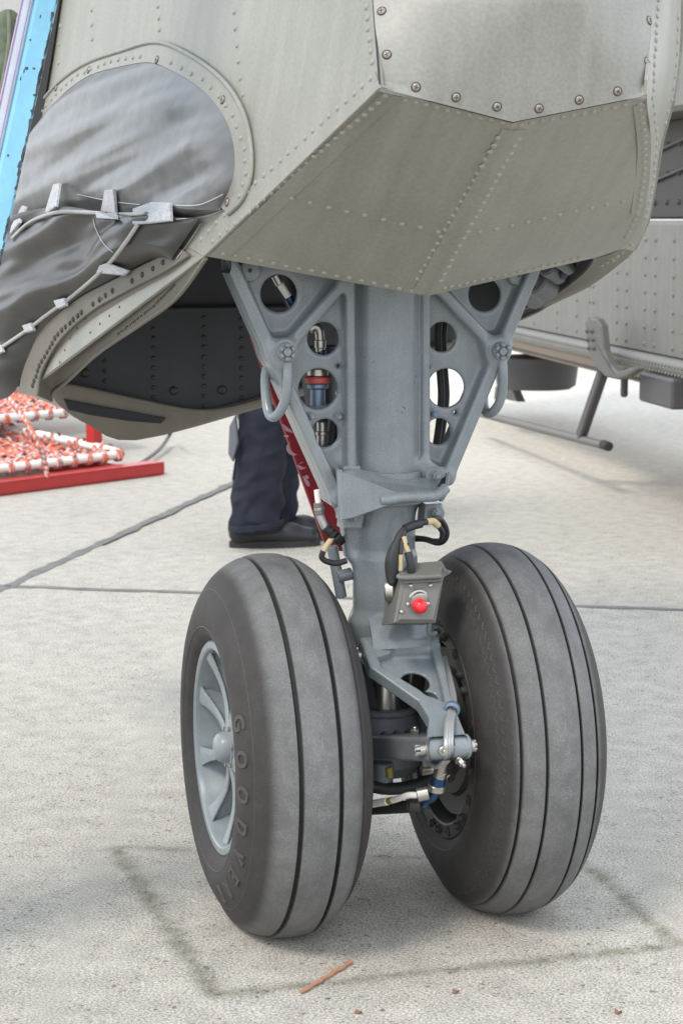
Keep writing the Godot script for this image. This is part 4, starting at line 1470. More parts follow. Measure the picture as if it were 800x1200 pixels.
func make_gear_details() -> void:
	var b: MB
	castle_nut(lz(334, 412, 0.05), Vector3(0, 0, 1), 0.0155, 0.02, M.gear_paint)
	castle_nut(lz(585, 411, 0.05), Vector3(0, 0, 1), 0.0155, 0.02, M.gear_paint)
	hose("tie_down_ring", [lz(337, 425, 0.05), lz(337, 450, 0.052), lz(333, 472, 0.045), lz(324, 487, 0.03), lz(316, 486, 0.012), lz(312, 468, -0.005), lz(311, 440, -0.022), lz(316, 420, -0.03)], 0.0085, M.gear_paint)
	hose("tie_down_ring", [lz(588, 422, 0.05), lz(589, 448, 0.052), lz(586, 468, 0.045), lz(578, 482, 0.03), lz(569, 483, 0.012), lz(566, 466, -0.005), lz(570, 440, -0.022), lz(576, 420, -0.03)], 0.0085, M.gear_paint)
	for q in [[293, 317, 0.0308, 0.0036], [607, 322, 0.0308, 0.0036]]:
		rod("washer_hole", lz(q[0], q[1], q[2] - 0.002), lz(q[0], q[1], q[2] + 0.0005), q[3], M.screw_dark)
	for q in [[364, 488, M.gear_paint], [396, 488, M.gear_paint], [507, 485, M.steel_blue], [397, 300, M.gear_paint]]:
		b = MB.new()
		hexnut(b, lz(q[0], q[1], 0.02), Vector3(0, 0, 1), 0.0058, 0.009, true)
		put(heli, "plate_bolt", b.mesh(), q[2])
	# pipes and plugs seen through the lightening holes
	b = MB.new()
	cyl(b, lz(372, 405, -0.14), lz(379, 545, -0.12), 0.037, 0.016, 24, 0.004)
	put(heli, "retraction_strut", b.mesh(), M.well_dark)
	rod("hose_nut", lz(322, 322, -0.02), lz(328, 333, -0.02), 0.008, M.steel)
	rod("hose_label", lz(328, 333, -0.02), lz(338, 348, -0.02), 0.0065, M.white_sleeve)
	rod("hose_collar", lz(338, 348, -0.02), lz(348, 366, -0.02), 0.0085, M.blue_fitting)
	hose("pipe_elbow", [lz(363, 386, -0.03), lz(369, 383, -0.03), lz(374, 389, -0.03), lz(375, 412, -0.03)], 0.0085, M.steel)
	rod("pipe_nut", lz(375, 398, -0.03), lz(375, 408, -0.03), 0.0105, M.steel)
	rod("pipe_nut", lz(376, 410, -0.03), lz(376, 418, -0.03), 0.0088, M.blue_fitting)
	rod("plug_cap", lz(372, 431, -0.03), lz(372, 441, -0.03), 0.019, M.steel)
	rod("plug_ring", lz(372, 441, -0.03), lz(372, 449, -0.03), 0.023, M.red_ring)
	rod("plug_body", lz(372, 449, -0.03), lz(372, 455, -0.03), 0.019, M.steel_blue)
	rod("plug_body", lz(372, 455, -0.03), lz(372, 478, -0.03), 0.0135, M.steel_blue)
	rod("plug_foot", lz(372, 474, -0.03), lz(373, 482, -0.03), 0.022, M.gear_paint)
	rod("pipe_union", lz(377, 494, -0.03), lz(377, 523, -0.03), 0.009, M.steel)
	rod("pipe_union", lz(377, 505, -0.03), lz(377, 510, -0.03), 0.011, M.steel)
	hose("black_hose", [lz(392, 480, -0.04), lz(391, 500, -0.04), lz(388, 530, -0.04)], 0.011, M.black_cable)
	hose("black_hose", [lz(518, 350, -0.05), lz(513, 390, -0.05), lz(515, 430, -0.05), lz(517, 465, -0.05), lz(514, 500, -0.045), lz(508, 540, -0.04)], 0.0068, M.black_cable)
	hose("black_hose", [lz(526, 350, -0.055), lz(520, 390, -0.055), lz(521, 430, -0.055), lz(523, 465, -0.055), lz(519, 500, -0.05), lz(513, 540, -0.045)], 0.0055, M.black_cable)
	hose("black_hose", [lz(334, 300, -0.12), lz(345, 345, -0.12), lz(350, 400, -0.12)], 0.018, M.black_cable)
	for q in [[640, 338, -0.3, 0.028], [655, 322, -0.25, 0.02], [628, 350, -0.4, 0.022], [668, 314, -0.15, 0.014]]:
		b = MB.new()
		cyl(b, lz(q[0], q[1], q[2]), lz(q[0], q[1], q[2]) + Vector3(-0.05, 0.02, 0.05), q[3], -1, 14, 0.004)
		hexnut(b, lz(q[0], q[1], q[2]) + Vector3(-0.05, 0.02, 0.05), Vector3(-0.6, 0.2, 0.7), q[3] * 0.6, 0.012)
		put(heli, "well_fitting", b.mesh(), M.gear_dirty)
	hose("well_pipe", [lz(612, 345, -0.4), lz(640, 328, -0.3), lz(662, 318, -0.2), lz(684, 300, -0.1)], 0.011, M.black_cable)
	b = MB.new()
	for q in [[352, 470], [300, 372], [345, 520], [352, 540], [408, 470], [600, 372], [560, 470], [540, 520], [437, 420], [470, 480], [430, 640], [455, 700], [418, 690], [492, 445], [310, 395]]:
		for j in 4:
			var x: float = q[0] + rng.randf_range(-5, 5)
			var y: float = q[1] + rng.randf_range(-7, 7)
			var p := lz(x, y, 0.0595 if absf(x - 456) < 38 else 0.0485)
			if absf(x - 456) < 38: p.z = sqrt(maxf(0.0587 * 0.0587 - p.x * p.x, 0.0))
			else: continue
			var r := rng.randf_range(0.0006, 0.0016)
			dome(b, p, Vector3(p.x, 0, p.z).normalized(), r, 0.0004, 6)
	put(heli, "paint_chips", b.mesh(), M.screw_dark).set_meta("kind", "stuff")
	# clamp and tow bracket
	var yc := gp(455, 580, 0.08).y
	b = MB.new()
	lathe(b, [Vector2(0.052, -0.036), Vector2(0.064, -0.036), Vector2(0.066, -0.034), Vector2(0.066, 0.02), Vector2(0.064, 0.022), Vector2(0.052, 0.022)], 48, Transform3D(Basis.IDENTITY, Vector3(0, yc + 0.012, 0)), 0.5)
	put(heli, "clamp_collar", b.mesh(), M.gear_paint)
	b = MB.new()
	slab(b, v2([Vector2(397, 552), Vector2(400, 610), Vector2(412, 608), Vector2(460, 591), Vector2(462, 578), Vector2(425, 562)], 0.088), Vector3(0.1, 0, 1).normalized(), 0.007, 0.002)
	put(heli, "bracket_plate", b.mesh(), M.gear_grey if false else M.gear_paint)
	b = MB.new()
	slab(b, [lz(397, 551, 0.086), lz(400, 611, 0.086), lz(393, 607, 0.01), lz(391, 548, 0.01)], Vector3(-1, 0, 0.1).normalized(), 0.006, 0.001)
	put(heli, "bracket_web", b.mesh(), M.gear_paint)
	b = MB.new()
	slab(b, [lz(398, 553, 0.086), lz(425, 562, 0.086), lz(462, 577, 0.086), lz(520, 574, 0.082), lz(500, 560, 0.05), lz(420, 550, 0.05)], Vector3(0, 1, 0.2).normalized(), 0.008, 0.002)
	put(heli, "bracket_shelf", b.mesh(), M.gear_paint)
	hose("bracket_bar", [lz(446, 586, 0.082), lz(458, 585, 0.086), lz(470, 583, 0.088), lz(495, 582, 0.088), lz(512, 580, 0.086), lz(522, 572, 0.08)], 0.0098, M.gear_paint)
	b = MB.new()
	slab(b, [lz(519, 588, 0.085), lz(524, 578, 0.085), lz(527, 553, 0.05), lz(522, 552, 0.045), lz(512, 582, 0.06)], Vector3(1, 0, 0.6).normalized(), 0.006, 0.001)
	put(heli, "bracket_end", b.mesh(), M.gear_paint)
	for q in [[413, 556, 0.05], [510, 557, 0.052], [509, 600, 0.05], [414, 606, 0.045]]:
		b = MB.new()
		slab(b, v2([Vector2(q[0] - 10, q[1] - 9), Vector2(q[0] + 9, q[1] - 10), Vector2(q[0] + 13, q[1]), Vector2(q[0] + 10, q[1] + 14), Vector2(q[0] - 12, q[1] + 14)], q[2]), Vector3(0, 0, 1), 0.04, 0.003)
		put(heli, "clamp_ear", b.mesh(), M.gear_paint)
		b = MB.new()
		hexnut(b, lz(q[0], q[1], q[2]), Vector3(0, 0, 1), 0.0085, 0.012, true)
		put(heli, "clamp_bolt", b.mesh(), M.gear_paint)
	# wiring down the starboard side of the leg
	rod("cable_label", lz(371, 574, 0.02), lz(373, 590, 0.02), 0.0052, M.white_sleeve)
	rod("cable_clamp", lz(373, 589, 0.02), lz(374.5, 603, 0.02), 0.0088, M.gear_grey)
	rod("clamp_band", lz(373.6, 594, 0.02), lz(374.2, 598, 0.02), 0.0094, M.steel)
	hose("cable_braid", [lz(374, 602, 0.02), lz(378, 612, 0.02), lz(383, 622, 0.02)], 0.0072, M.braid)
	hose("cable_cover", [lz(381, 618, 0.022), lz(388, 625, 0.02), lz(394, 630, 0.01), lz(398, 634, -0.01)], 0.0092, M.black_cable)
	for k in 4: rod("cable_tie", lz(381 + k * 4, 616.5 + k * 4, 0.021), lz(383 + k * 4, 618.5 + k * 4, 0.021), 0.0102, M.black_rubber)
	hose("cable_sleeve", [lz(391, 629, 0.02), lz(385, 636, 0.022), lz(379, 646, 0.022)], 0.005, M.tan_sleeve)
	hose("black_cable", [lz(379, 645, 0.022), lz(377, 653, 0.02), lz(383, 658, 0.02), lz(394, 660, 0.02), lz(406, 657, 0.02)], 0.0052, M.black_cable)
	rod("side_lug", lz(396, 676, -0.02), lz(412, 672, -0.02), 0.011, M.gear_paint)
	rod("side_pipe", lz(389, 640, -0.03), lz(400, 700, -0.03), 0.010, M.gear_paint)
	# lamp box with its red lamp
	var box_z := 0.15
	var fr := v2([Vector2(473, 680), Vector2(519, 680), Vector2(505, 726), Vector2(459, 726)], box_z)
	fr[2].z += 0.02
	fr[3].z += 0.02
	var lamp := thing("lamp_box", heli)
	b = MB.new()
	var off := Vector3(-0.012, 0.006, -0.075)
	slab(b, [fr[0] + Vector3(-0.002, 0.008, 0), fr[1] + Vector3(0.002, 0.008, 0), fr[2] + Vector3(0.002, -0.002, 0), fr[3] + Vector3(-0.003, -0.002, 0)], Vector3(0, 0.25, 1).normalized(), 0.07, 0.003)
	put(lamp, "housing", b.mesh(), M.gear_grey)
	b = MB.new()
	slab(b, [fr[0] + Vector3(0.003, -0.001, 0.004), fr[1] + Vector3(-0.002, -0.001, 0.004), fr[2] + Vector3(-0.003, 0.003, 0.004), fr[3] + Vector3(0.004, 0.003, 0.004)], Vector3(0, 0.25, 1).normalized(), 0.006, 0.002)
	put(lamp, "face_plate", b.mesh(), M.gear_grey)
	b = MB.new()
	slab(b, [lz(465, 675, 0.155), lz(473, 681, 0.162), lz(518, 679, 0.162), lz(523, 667, 0.15), lz(517, 657, 0.10), lz(478, 660, 0.10)], Vector3(0, 1, 0.35).normalized(), 0.004, 0.001)
	put(lamp, "lid", b.mesh(), M.gear_grey)
	b = MB.new()
	slab(b, [lz(513, 664, 0.14), lz(529, 669, 0.14), lz(518, 676, 0.155)], Vector3(0, 0.9, 0.4).normalized(), 0.003, 0.0005)
	slab(b, [lz(517, 665, 0.15), lz(521, 667, 0.155), lz(518, 681, 0.16), lz(515, 681, 0.158)], Vector3(0.6, 0, 0.8).normalized(), 0.003, 0.0005)
	put(lamp, "lid_lip", b.mesh(), M.gear_grey)
	hose("lid_roll", [lz(466, 675, 0.157), lz(474, 677, 0.164), lz(516, 675, 0.164)], 0.0045, M.gear_grey, lamp)
	b = MB.new()
	cyl(b, lz(452, 692, 0.105), lz(463, 692, 0.112), 0.021, -1, 24, 0.002)
	put(lamp, "side_cap", b.mesh(), M.steel)
	for q in [Vector2(481, 686.5), Vector2(504, 686), Vector2(470.5, 717), Vector2(478, 708), Vector2(501, 707.5)]:
		b = MB.new()
		var p := lz(q.x, q.y, box_z + 0.004 + 0.02 * clampf((q.y - 680) / 46.0, 0, 1))
		dome(b, p, Vector3(0, 0.25, 1).normalized(), 0.0042, 0.003, 10)
		put(lamp, "face_screw", b.mesh(), M.steel)
	var dirn := Vector3(0.05, -0.25, 1).normalized()
	var lc := lz(488.5, 702, 0.155)
	b = MB.new()
	lathe(b, [Vector2(0.019, 0), Vector2(0.019, 0.004), Vector2(0.0165, 0.006), Vector2(0.016, 0.012), Vector2(0.012, 0.014), Vector2(0.0001, 0.014)], 24, along(dirn, lc), 0.5)
	put(lamp, "lamp_socket", b.mesh(), M.steel)
	b = MB.new()
	lathe(b, [Vector2(0.0105, 0), Vector2(0.0122, 0.006), Vector2(0.0126, 0.012), Vector2(0.0115, 0.018), Vector2(0.0085, 0.0225), Vector2(0.0045, 0.0248), Vector2(0.0001, 0.0255)], 24, along(dirn, lz(489, 707, 0.165)), 2.0)
	put(lamp, "red_cap", b.mesh(), M.red_cap)
	# cables into the lamp box
	b = MB.new()
	var boot_pts := curve([lz(459, 683, 0.125), lz(459, 672, 0.125), lz(459, 656, 0.125), lz(463, 640, 0.12), lz(468, 627, 0.115)], 6)
	var rr := []
	for k in boot_pts.size():
		var t := float(k) / (boot_pts.size() - 1)
		rr.append(0.0075 + 0.0045 * sin(PI * clampf(t * 1.25, 0, 1)) if t < 0.8 else 0.0062)
	tube(b, boot_pts, rr, 12)
	put(heli, "cable_boot", b.mesh(), M.black_cable)
	hose("lamp_cable", [lz(467, 628, 0.115), lz(474, 620, 0.11), lz(486, 615, 0.105), lz(497, 612, 0.1), lz(512, 608, 0.085), lz(519, 613, 0.07), lz(523, 624, 0.06), lz(520, 633, 0.05), lz(512, 636, 0.035), lz(498, 632, 0.01), lz(480, 630, -0.03)], 0.0054, M.black_cable)
	hose("cable_sheath", [lz(474, 620, 0.112), lz(483, 616, 0.107), lz(493, 613.5, 0.102)], 0.0078, M.black_cable)
	hose("cable_sleeve", [lz(500, 612, 0.1), lz(507, 611, 0.095), lz(513, 616, 0.09)], 0.0062, M.tan_sleeve)
	hose("lamp_cable", [lz(513, 616, 0.09), lz(518, 624, 0.08), lz(516, 633, 0.07), lz(508, 634, 0.05), lz(496, 632, 0.02), lz(478, 632, -0.02)], 0.0048, M.black_cable)
	hose("lamp_cable", [lz(469, 652, 0.13), lz(470, 640, 0.125), lz(472, 630, 0.118), lz(476, 620, 0.112)], 0.0036, M.black_cable)
	rod("cable_sleeve", lz(469, 669, 0.132), lz(469.5, 650, 0.13), 0.0042, M.tan_sleeve)
	hose("cable_sleeve", [lz(473, 629, 0.12), lz(475, 639, 0.125), lz(479, 649, 0.13)], 0.0044, M.tan_sleeve)
	hose("lamp_cable", [lz(478, 647, 0.13), lz(481, 660, 0.135), lz(482, 672, 0.135)], 0.0072, M.black_cable)
	rod("cable_tie", lz(468, 636, 0.122), lz(479, 638, 0.127), 0.0026, M.black_rubber)
	hose("stay_rod", [lz(503, 724, 0.13), lz(502, 738, 0.12), lz(504, 744, 0.11), lz(510, 742, 0.1)], 0.0045, M.gear_paint)
	# torque links, meeting at a pin ahead of the leg
	var t0 := Vector3(0, 0.492, 0.075)
	var t1 := Vector3(0.015, 0.372, 0.288)
	var sdir := (Vector3(0, 0.372, 0.288) - t0).normalized()
	var nrm := Vector3(1, 0, 0).cross(sdir).normalized() * -1.0
	if nrm.y < 0: nrm = -nrm
	var pl := Plane(nrm, t0)
	var uv := func(px: float, py: float) -> Vector2:
		var p := lp(px, py, pl)
		return Vector2(p.x, (p - t0).dot(sdir))
	var h1: Vector2 = uv.call(487, 796)
	var h2: Vector2 = uv.call(503, 814)
	var shape := PackedVector2Array([Vector2(-0.066, -0.02), Vector2(0.075, -0.02), Vector2(0.066, 0.06), Vector2(0.055, 0.13), Vector2(0.051, 0.20), Vector2(0.051, 0.262), Vector2(-0.021, 0.262), Vector2(-0.016, 0.232), Vector2(0.0, 0.188), Vector2(-0.006, 0.147), Vector2(-0.067, 0.055)])
	var inset := PackedVector2Array([Vector2(-0.046, 0.032), Vector2(-0.022, 0.024), Vector2(-0.012, 0.010), Vector2(0.056, 0.010), Vector2(0.044, 0.12), Vector2(0.038, 0.152), Vector2(0.016, 0.134), Vector2(-0.046, 0.056)])
	var f := func(p: Vector3) -> float:
		var q := Vector2(p.x, p.y)
		var d := sd_ext(sd_poly(q, shape), p.z, -0.013, 0.012, 0.003)
		d = smax(d, -maxf(sd_poly(q, inset), -0.006 - p.z), 0.006)
		d = smax(d, 0.0245 - (q - h1).length(), 0.004)
		d = smax(d, 0.0150 - (q - h2).length(), 0.004)
		var c := Vector2(p.y - 0.0, p.z + 0.006).length() - 0.021
		d = smin(d, maxf(c, absf(p.x - 0.005) - 0.066), 0.008)
		return d
	b = MB.new()
	nets(f, Vector3(-0.075, -0.03, -0.035), Vector3(0.075, 0.272, 0.03), 0.0024, b, Transform3D(Basis(Vector3(1, 0, 0), sdir, nrm), t0))
	var link := thing("upper_torque_link", heli)
	put(link, "forging", b.mesh(), M.gear_paint)
	b = MB.new()
	cyl(b, t0 + Vector3(-0.067, -0.01, 0), t0 + Vector3(-0.078, -0.01, 0), 0.012, -1, 6)
	put(link, "hinge_nut", b.mesh(), M.steel)
	b = MB.new()
	cyl(b, t0 + Vector3(0.066, 0.0, 0), t0 + Vector3(0.075, 0.0, 0), 0.011, -1, 6)
	put(link, "hinge_nut", b.mesh(), M.steel)
	b = MB.new()                                                    # curved apron over the hinge
	var sh := []
	for k in 7:
		var t := k / 6.0
		sh.append([Vector3(-0.050, 0.545 - 0.05 * t, 0.064 + 0.03 * sin(t * 1.4)), Vector3(0.0, 0.547 - 0.05 * t, 0.070 + 0.032 * sin(t * 1.4)), Vector3(0.054, 0.546 - 0.05 * t, 0.062 + 0.032 * sin(t * 1.4))])
	sheet(b, smoothrows(sh, 4, 2), 0.006)
	put(link, "hinge_apron", b.mesh(), M.gear_paint)
	b = MB.new()                                                    # pin, barrels and nuts at the apex
	cyl(b, t1 + Vector3(-0.035, -0.004, 0), t1 + Vector3(0.004, -0.004, 0), 0.0205, -1, 28, 0.003)
	cyl(b, t1 + Vector3(0.007, -0.004, 0), t1 + Vector3(0.040, -0.004, 0), 0.0205, -1, 28, 0.003)
	put(link, "pin_barrel", b.mesh(), M.gear_paint)
	castle_nut(t1 + Vector3(-0.035, -0.004, 0), Vector3(-1, 0, 0), 0.0095, 0.020, M.steel, link)
	castle_nut(t1 + Vector3(0.040, -0.004, 0), Vector3(1, 0, 0), 0.0105, 0.012, M.steel, link)
	b = MB.new()
	cyl(b, t1 + Vector3(-0.012, -0.002, 0.014), t1 + Vector3(-0.012, -0.002, 0.026), 0.0085, -1, 16)
	cyl(b, t1 + Vector3(-0.012, -0.002, 0.02), t1 + Vector3(-0.012, -0.002, 0.034), 0.0042, -1, 10)
	put(link, "grease_nipple", b.mesh(), M.steel)
	b = MB.new()
	hexnut(b, t1 + Vector3(0.018, -0.022, 0.014), Vector3(0.3, -0.5, 0.8), 0.0065, 0.012, true)
	put(link, "pin_bolt", b.mesh(), M.steel)
	# lower link, piston and axle
	var low := thing("lower_torque_link", heli)
	var lower := PackedVector2Array([Vector2(-0.075, 0.0), Vector2(0.075, 0.0), Vector2(0.05, 0.22), Vector2(0.046, 0.262), Vector2(-0.018, 0.262), Vector2(-0.026, 0.22)])
	var q0 := Vector3(0, 0.315, 0.06)
	var qd := (Vector3(0, 0.368, 0.288) - q0).normalized()
	var qn := qd.cross(Vector3(1, 0, 0))
	if qn.y < 0: qn = -qn
	var fl := func(p: Vector3) -> float:
		return sd_ext(sd_poly(Vector2(p.x, p.y), lower), p.z, -0.02, 0.02, 0.005)
	b = MB.new()
	nets(fl, Vector3(-0.085, -0.01, -0.03), Vector3(0.085, 0.25, 0.03), 0.004, b, Transform3D(Basis(Vector3(1, 0, 0), qd, qn), q0))
	put(low, "forging", b.mesh(), M.gear_dirty)
	rod("piston", Vector3(0, 0.33, 0), Vector3(0, 0.53, 0), 0.046, M.chrome)
	b = MB.new()
	var ring := []
	for k in 40: ring.append(Vector3(cos(TAU * k / 40) * 0.052, 0.366 + 0.0012 * sin(k * 2.7), sin(TAU * k / 40) * 0.052))
	tube(b, ring, 0.0085, 8, false, true)
	put(heli, "piston_seal", b.mesh(), M.gear_dirty)
	b = MB.new()
	lathe(b, [Vector2(0.05, 0.364), Vector2(0.058, 0.361), Vector2(0.060, 0.352), Vector2(0.066, 0.340), Vector2(0.066, 0.27), Vector2(0.05, 0.25), Vector2(0.0001, 0.25)], 36, Transform3D.IDENTITY, 0.5)
	put(heli, "axle_body", b.mesh(), M.gear_dirty)
	rod("axle", Vector3(-0.19, AXLE_Y, 0), Vector3(0.19, AXLE_Y, 0), 0.042, M.gear_dirty)
	b = MB.new()
	lathe(b, [Vector2(0.03, 0.10), Vector2(0.09, 0.10), Vector2(0.10, 0.11), Vector2(0.10, 0.15), Vector2(0.03, 0.15)], 48, along(Vector3(1, 0, 0), Vector3(-0.25, AXLE_Y, 0)), 0.5)
	put(heli, "brake_flange", b.mesh(), M.gear_dirty)
	b = MB.new()
	hexnut(b, lz(486, 862, 0.2), Vector3(0, 1, 0), 0.008, 0.011, true)
	put(low, "link_bolt", b.mesh(), M.steel)
	for k in 3:                                                      # braided hoses and the brake line
		var d := Vector3(0.006 * k - 0.006, 0, -0.004 * k)
		hose("braided_hose", [lz(519, 772, 0.1) + d, lz(525, 795, 0.15) + d, lz(530, 818, 0.2) + d, lz(530, 835, 0.24) + d, lz(527, 850, 0.28) + d, lz(526, 872, 0.315) + d, lz(525, 888, 0.30) + d, lz(516, 898, 0.27) + d, lz(505, 893, 0.24) + d], 0.0043, M.braid)
	b = MB.new()
	lathe(b, [Vector2(0.009, -0.006), Vector2(0.0135, -0.004), Vector2(0.0135, 0.004), Vector2(0.009, 0.006)], 20, along(lz(528, 838, 0.26) - lz(531, 826, 0.22), lz(529.5, 831, 0.235)), 0.7)
	put(heli, "hose_clamp", b.mesh(), M.steel_blue)
	b = MB.new()
	hexnut(b, lz(517, 834, 0.2), Vector3(0, 0.7, 0.7), 0.007, 0.006, true)
	put(heli, "clip_bolt", b.mesh(), M.gear_paint)
	rod("hose_end", lz(518, 893, 0.26), lz(515, 906, 0.25), 0.0095, M.steel)
	rod("hose_end", lz(516, 903, 0.25), lz(514, 912, 0.245), 0.0115, M.steel)
	rod("blue_union", lz(514, 909, 0.245), lz(512, 921, 0.24), 0.0135, M.blue_fitting)
	rod("union_nut", lz(512, 919, 0.24), lz(511, 927, 0.238), 0.0155, M.steel)
	hose("union_elbow", [lz(511, 926, 0.235), lz(507, 934, 0.23), lz(500, 938, 0.22), lz(497, 944, 0.215)], 0.008, M.blue_fitting)
	rod("pipe_nut", lz(488, 932, 0.225), lz(502, 929, 0.23), 0.012, M.steel)
	hose("brake_pipe", [lz(490, 932, 0.225), lz(478, 932, 0.21), lz(466, 936, 0.19), lz(450, 940, 0.16), lz(430, 943, 0.12)], 0.0055, M.white_sleeve)
	rod("pipe_band", lz(460, 937.5, 0.18), lz(455, 938.8, 0.17), 0.0062, M.amber)
	rod("pipe_tag", lz(454, 939, 0.168), lz(436, 942, 0.135), 0.0068, M.white_sleeve)
	rod("lower_pipe", lz(430, 948, 0.10), lz(482, 945, 0.18), 0.011, M.black_cable)
	rod("pipe_coupling", lz(480, 945, 0.18), lz(493, 946, 0.19), 0.0095, M.dark_steel)
	rod("jack_lug", lz(449, 893, 0.07), lz(448, 926, 0.07), 0.018, M.gear_paint)
	rod("lug_stain", lz(455, 899, 0.0885), lz(457, 911, 0.0885), 0.0065, M.amber)
	hose("hydraulic_pipe", [Vector3(-0.03, 0.43, 0.05), Vector3(0.03, 0.40, 0.065), Vector3(0.06, 0.36, 0.08), Vector3(0.075, 0.30, 0.07), Vector3(0.10, 0.27, 0.05)], 0.0055, M.gear_dirty)
	hose("hydraulic_pipe", [Vector3(0.07, 0.47, 0.04), Vector3(0.085, 0.42, 0.06), Vector3(0.09, 0.36, 0.06), Vector3(0.11, 0.33, 0.05)], 0.005, M.dark_steel)
	hose("black_hose", [Vector3(-0.10, 0.27, 0.06), Vector3(-0.03, 0.245, 0.085), Vector3(0.05, 0.25, 0.08), Vector3(0.10, 0.29, 0.06)], 0.011, M.black_cable)
	rod("bleed_valve", Vector3(0.075, 0.275, 0.075), Vector3(0.085, 0.262, 0.115), 0.009, M.steel)
	for k in 5:
		b = MB.new()
		hexnut(b, Vector3(-0.045 + 0.0225 * k, 0.335, 0.067), Vector3(0, 0.5, 1), 0.006, 0.009, true)
		put(heli, "body_bolt", b.mesh(), M.dark_steel)
	rod("hose_bracket", lz(498, 886, 0.2), lz(498, 903, 0.2), 0.006, M.gear_paint)
	rod("bracket_stud", lz(493, 903, 0.2), lz(507, 901, 0.2), 0.009, M.steel)

# ---------------------------------------------------------------- the second aircraft side on the right
func make_tail_side() -> void:
	# its skin runs along a vertical plane that comes towards the viewer on the right
	var h := 0.62
	var g0 := ground(560, 381, h)
	var g1 := ground(830, 439, h)
	var dir := (g1 - g0)
	dir.y = 0
	dir = dir.normalized()
	var at := g0 - dir * 1.2
	var root := thing("helicopter", self, at)
	tag(root, "grey riveted helicopter side seen behind the right nose wheel, with a folded boarding step", "helicopter")
	root.transform = Transform3D(Basis(dir, Vector3.UP, dir.cross(Vector3.UP)), at)
	var inv := root.transform.affine_inverse()
	var o := inv * EYE
	var onp := func(px: float, py: float, z := 0.0) -> Vector3:
		var r := inv.basis * ray(px, py)
		return o + r * ((z - o.z) / r.z)
	var y1: float = (onp.call(800, 258) as Vector3).y
	var sgn := 1.0 if o.z > 0 else -1.0
	var len := 6.5
	var b := MB.new()
	var low: float = (onp.call(700, 405) as Vector3).y
	box(b, Transform3D(Basis.IDENTITY, Vector3(len / 2, (low + y1) / 2, -0.45 * sgn)), Vector3(len, y1 - low, 0.9), 0.02)
	put(root, "side_skin", b.mesh(), M.tail_paint)
	b = MB.new()
	var e0: Vector3 = onp.call(700, 404)
	var e1: Vector3 = onp.call(700, 420)
	var rail := (e0.y + e1.y) / 2
	cyl(b, Vector3(0, rail, 0.0), Vector3(len, rail, 0.0), (e0.y - e1.y) * 0.62, -1, 20)
	put(root, "chine_rail", b.mesh(), M.tail_paint)
	b = MB.new()
	var l0: Vector3 = onp.call(700, 443)
	var pts := [Vector3(0, rail - 0.02, 0.0), Vector3(len, rail - 0.02, 0.0), Vector3(len, l0.y, -0.12 * sgn), Vector3(0, l0.y, -0.12 * sgn)]
	slab(b, pts, Vector3(0, -0.5, sgn).normalized(), 0.02)
	put(root, "bilge_skin", b.mesh(), M.tail_brown)
	b = MB.new()
	box(b, Transform3D(Basis.IDENTITY, Vector3(len / 2, l0.y + 0.03, -0.5 * sgn)), Vector3(len, 0.06, 0.8), 0.01)
	put(root, "belly_skin", b.mesh(), M.tail_brown)
	# a main wheel, past the right edge of the view
	b = MB.new()
	lathe(b, [Vector2(0.0001, -0.10), Vector2(0.2, -0.10), Vector2(0.23, -0.125), Vector2(0.33, -0.12), Vector2(0.37, -0.07), Vector2(0.37, 0.07), Vector2(0.33, 0.12), Vector2(0.23, 0.125), Vector2(0.2, 0.10), Vector2(0.0001, 0.10)], 48, along(Vector3(0, 0, 1), Vector3(6.1, 0.368, -0.5 * sgn)), 0.6)
	put(root, "main_wheel", b.mesh(), M.black_rubber)
	b = MB.new()
	cyl(b, Vector3(6.1, 0.37, -0.5 * sgn), Vector3(6.1, l0.y + 0.1, -0.5 * sgn), 0.06)
	put(root, "main_leg", b.mesh(), M.step_dark)
	# rivets in upright rows, and along the rail
	b = MB.new()
	for col in [[602, 380], [625, 392], [652, 398], [690, 398], [697, 250], [733, 405], [724, 300], [756, 330], [766, 410], [790, 300], [800, 418], [675, 396]]:
		var p: Vector3 = onp.call(col[0], col[1])
		var yy := low + 0.05
		while yy < y1 - 0.02:
			dome(b, Vector3(p.x + (yy - low) * -0.02, yy, 0.0), Vector3(0, 0, sgn), 0.011, 0.007, 8)
			yy += 0.075
	put(root, "skin_rivets", b.mesh(), M.tail_paint).set_meta("kind", "stuff")
	b = MB.new()
	for k in 160:
		var x := k * len / 160
		dome(b, Vector3(x, rail + 0.012, sgn * (e0.y - e1.y) * 0.6), Vector3(0, 0, sgn), 0.009, 0.006, 6)
		dome(b, Vector3(x, rail - 0.022, sgn * (e0.y - e1.y) * 0.57), Vector3(0, 0, sgn), 0.009, 0.006, 6)
		dome(b, Vector3(x, rail - 0.085, sgn * -0.015), Vector3(0, 0, sgn), 0.009, 0.012, 6)
	put(root, "rail_rivets", b.mesh(), M.tail_paint).set_meta("kind", "stuff")
	# dark open doorway above the skin
	b = MB.new()
	var y2: float = (onp.call(800, 128) as Vector3).y
	box(b, Transform3D(Basis.IDENTITY, Vector3(len / 2, (y2 + 0.6), -0.45 * sgn)), Vector3(len, 1.2, 0.9), 0.02)
	put(root, "upper_skin", b.mesh(), M.tail_paint)
	b = MB.new()
	box(b, Transform3D(Basis.IDENTITY, Vector3(len / 2, (y1 + y2) / 2 + 0.005, -0.5 * sgn)), Vector3(len, y2 - y1, 0.5), 0.01)
	put(root, "door_interior", b.mesh(), M.door_dark)
	b = MB.new()
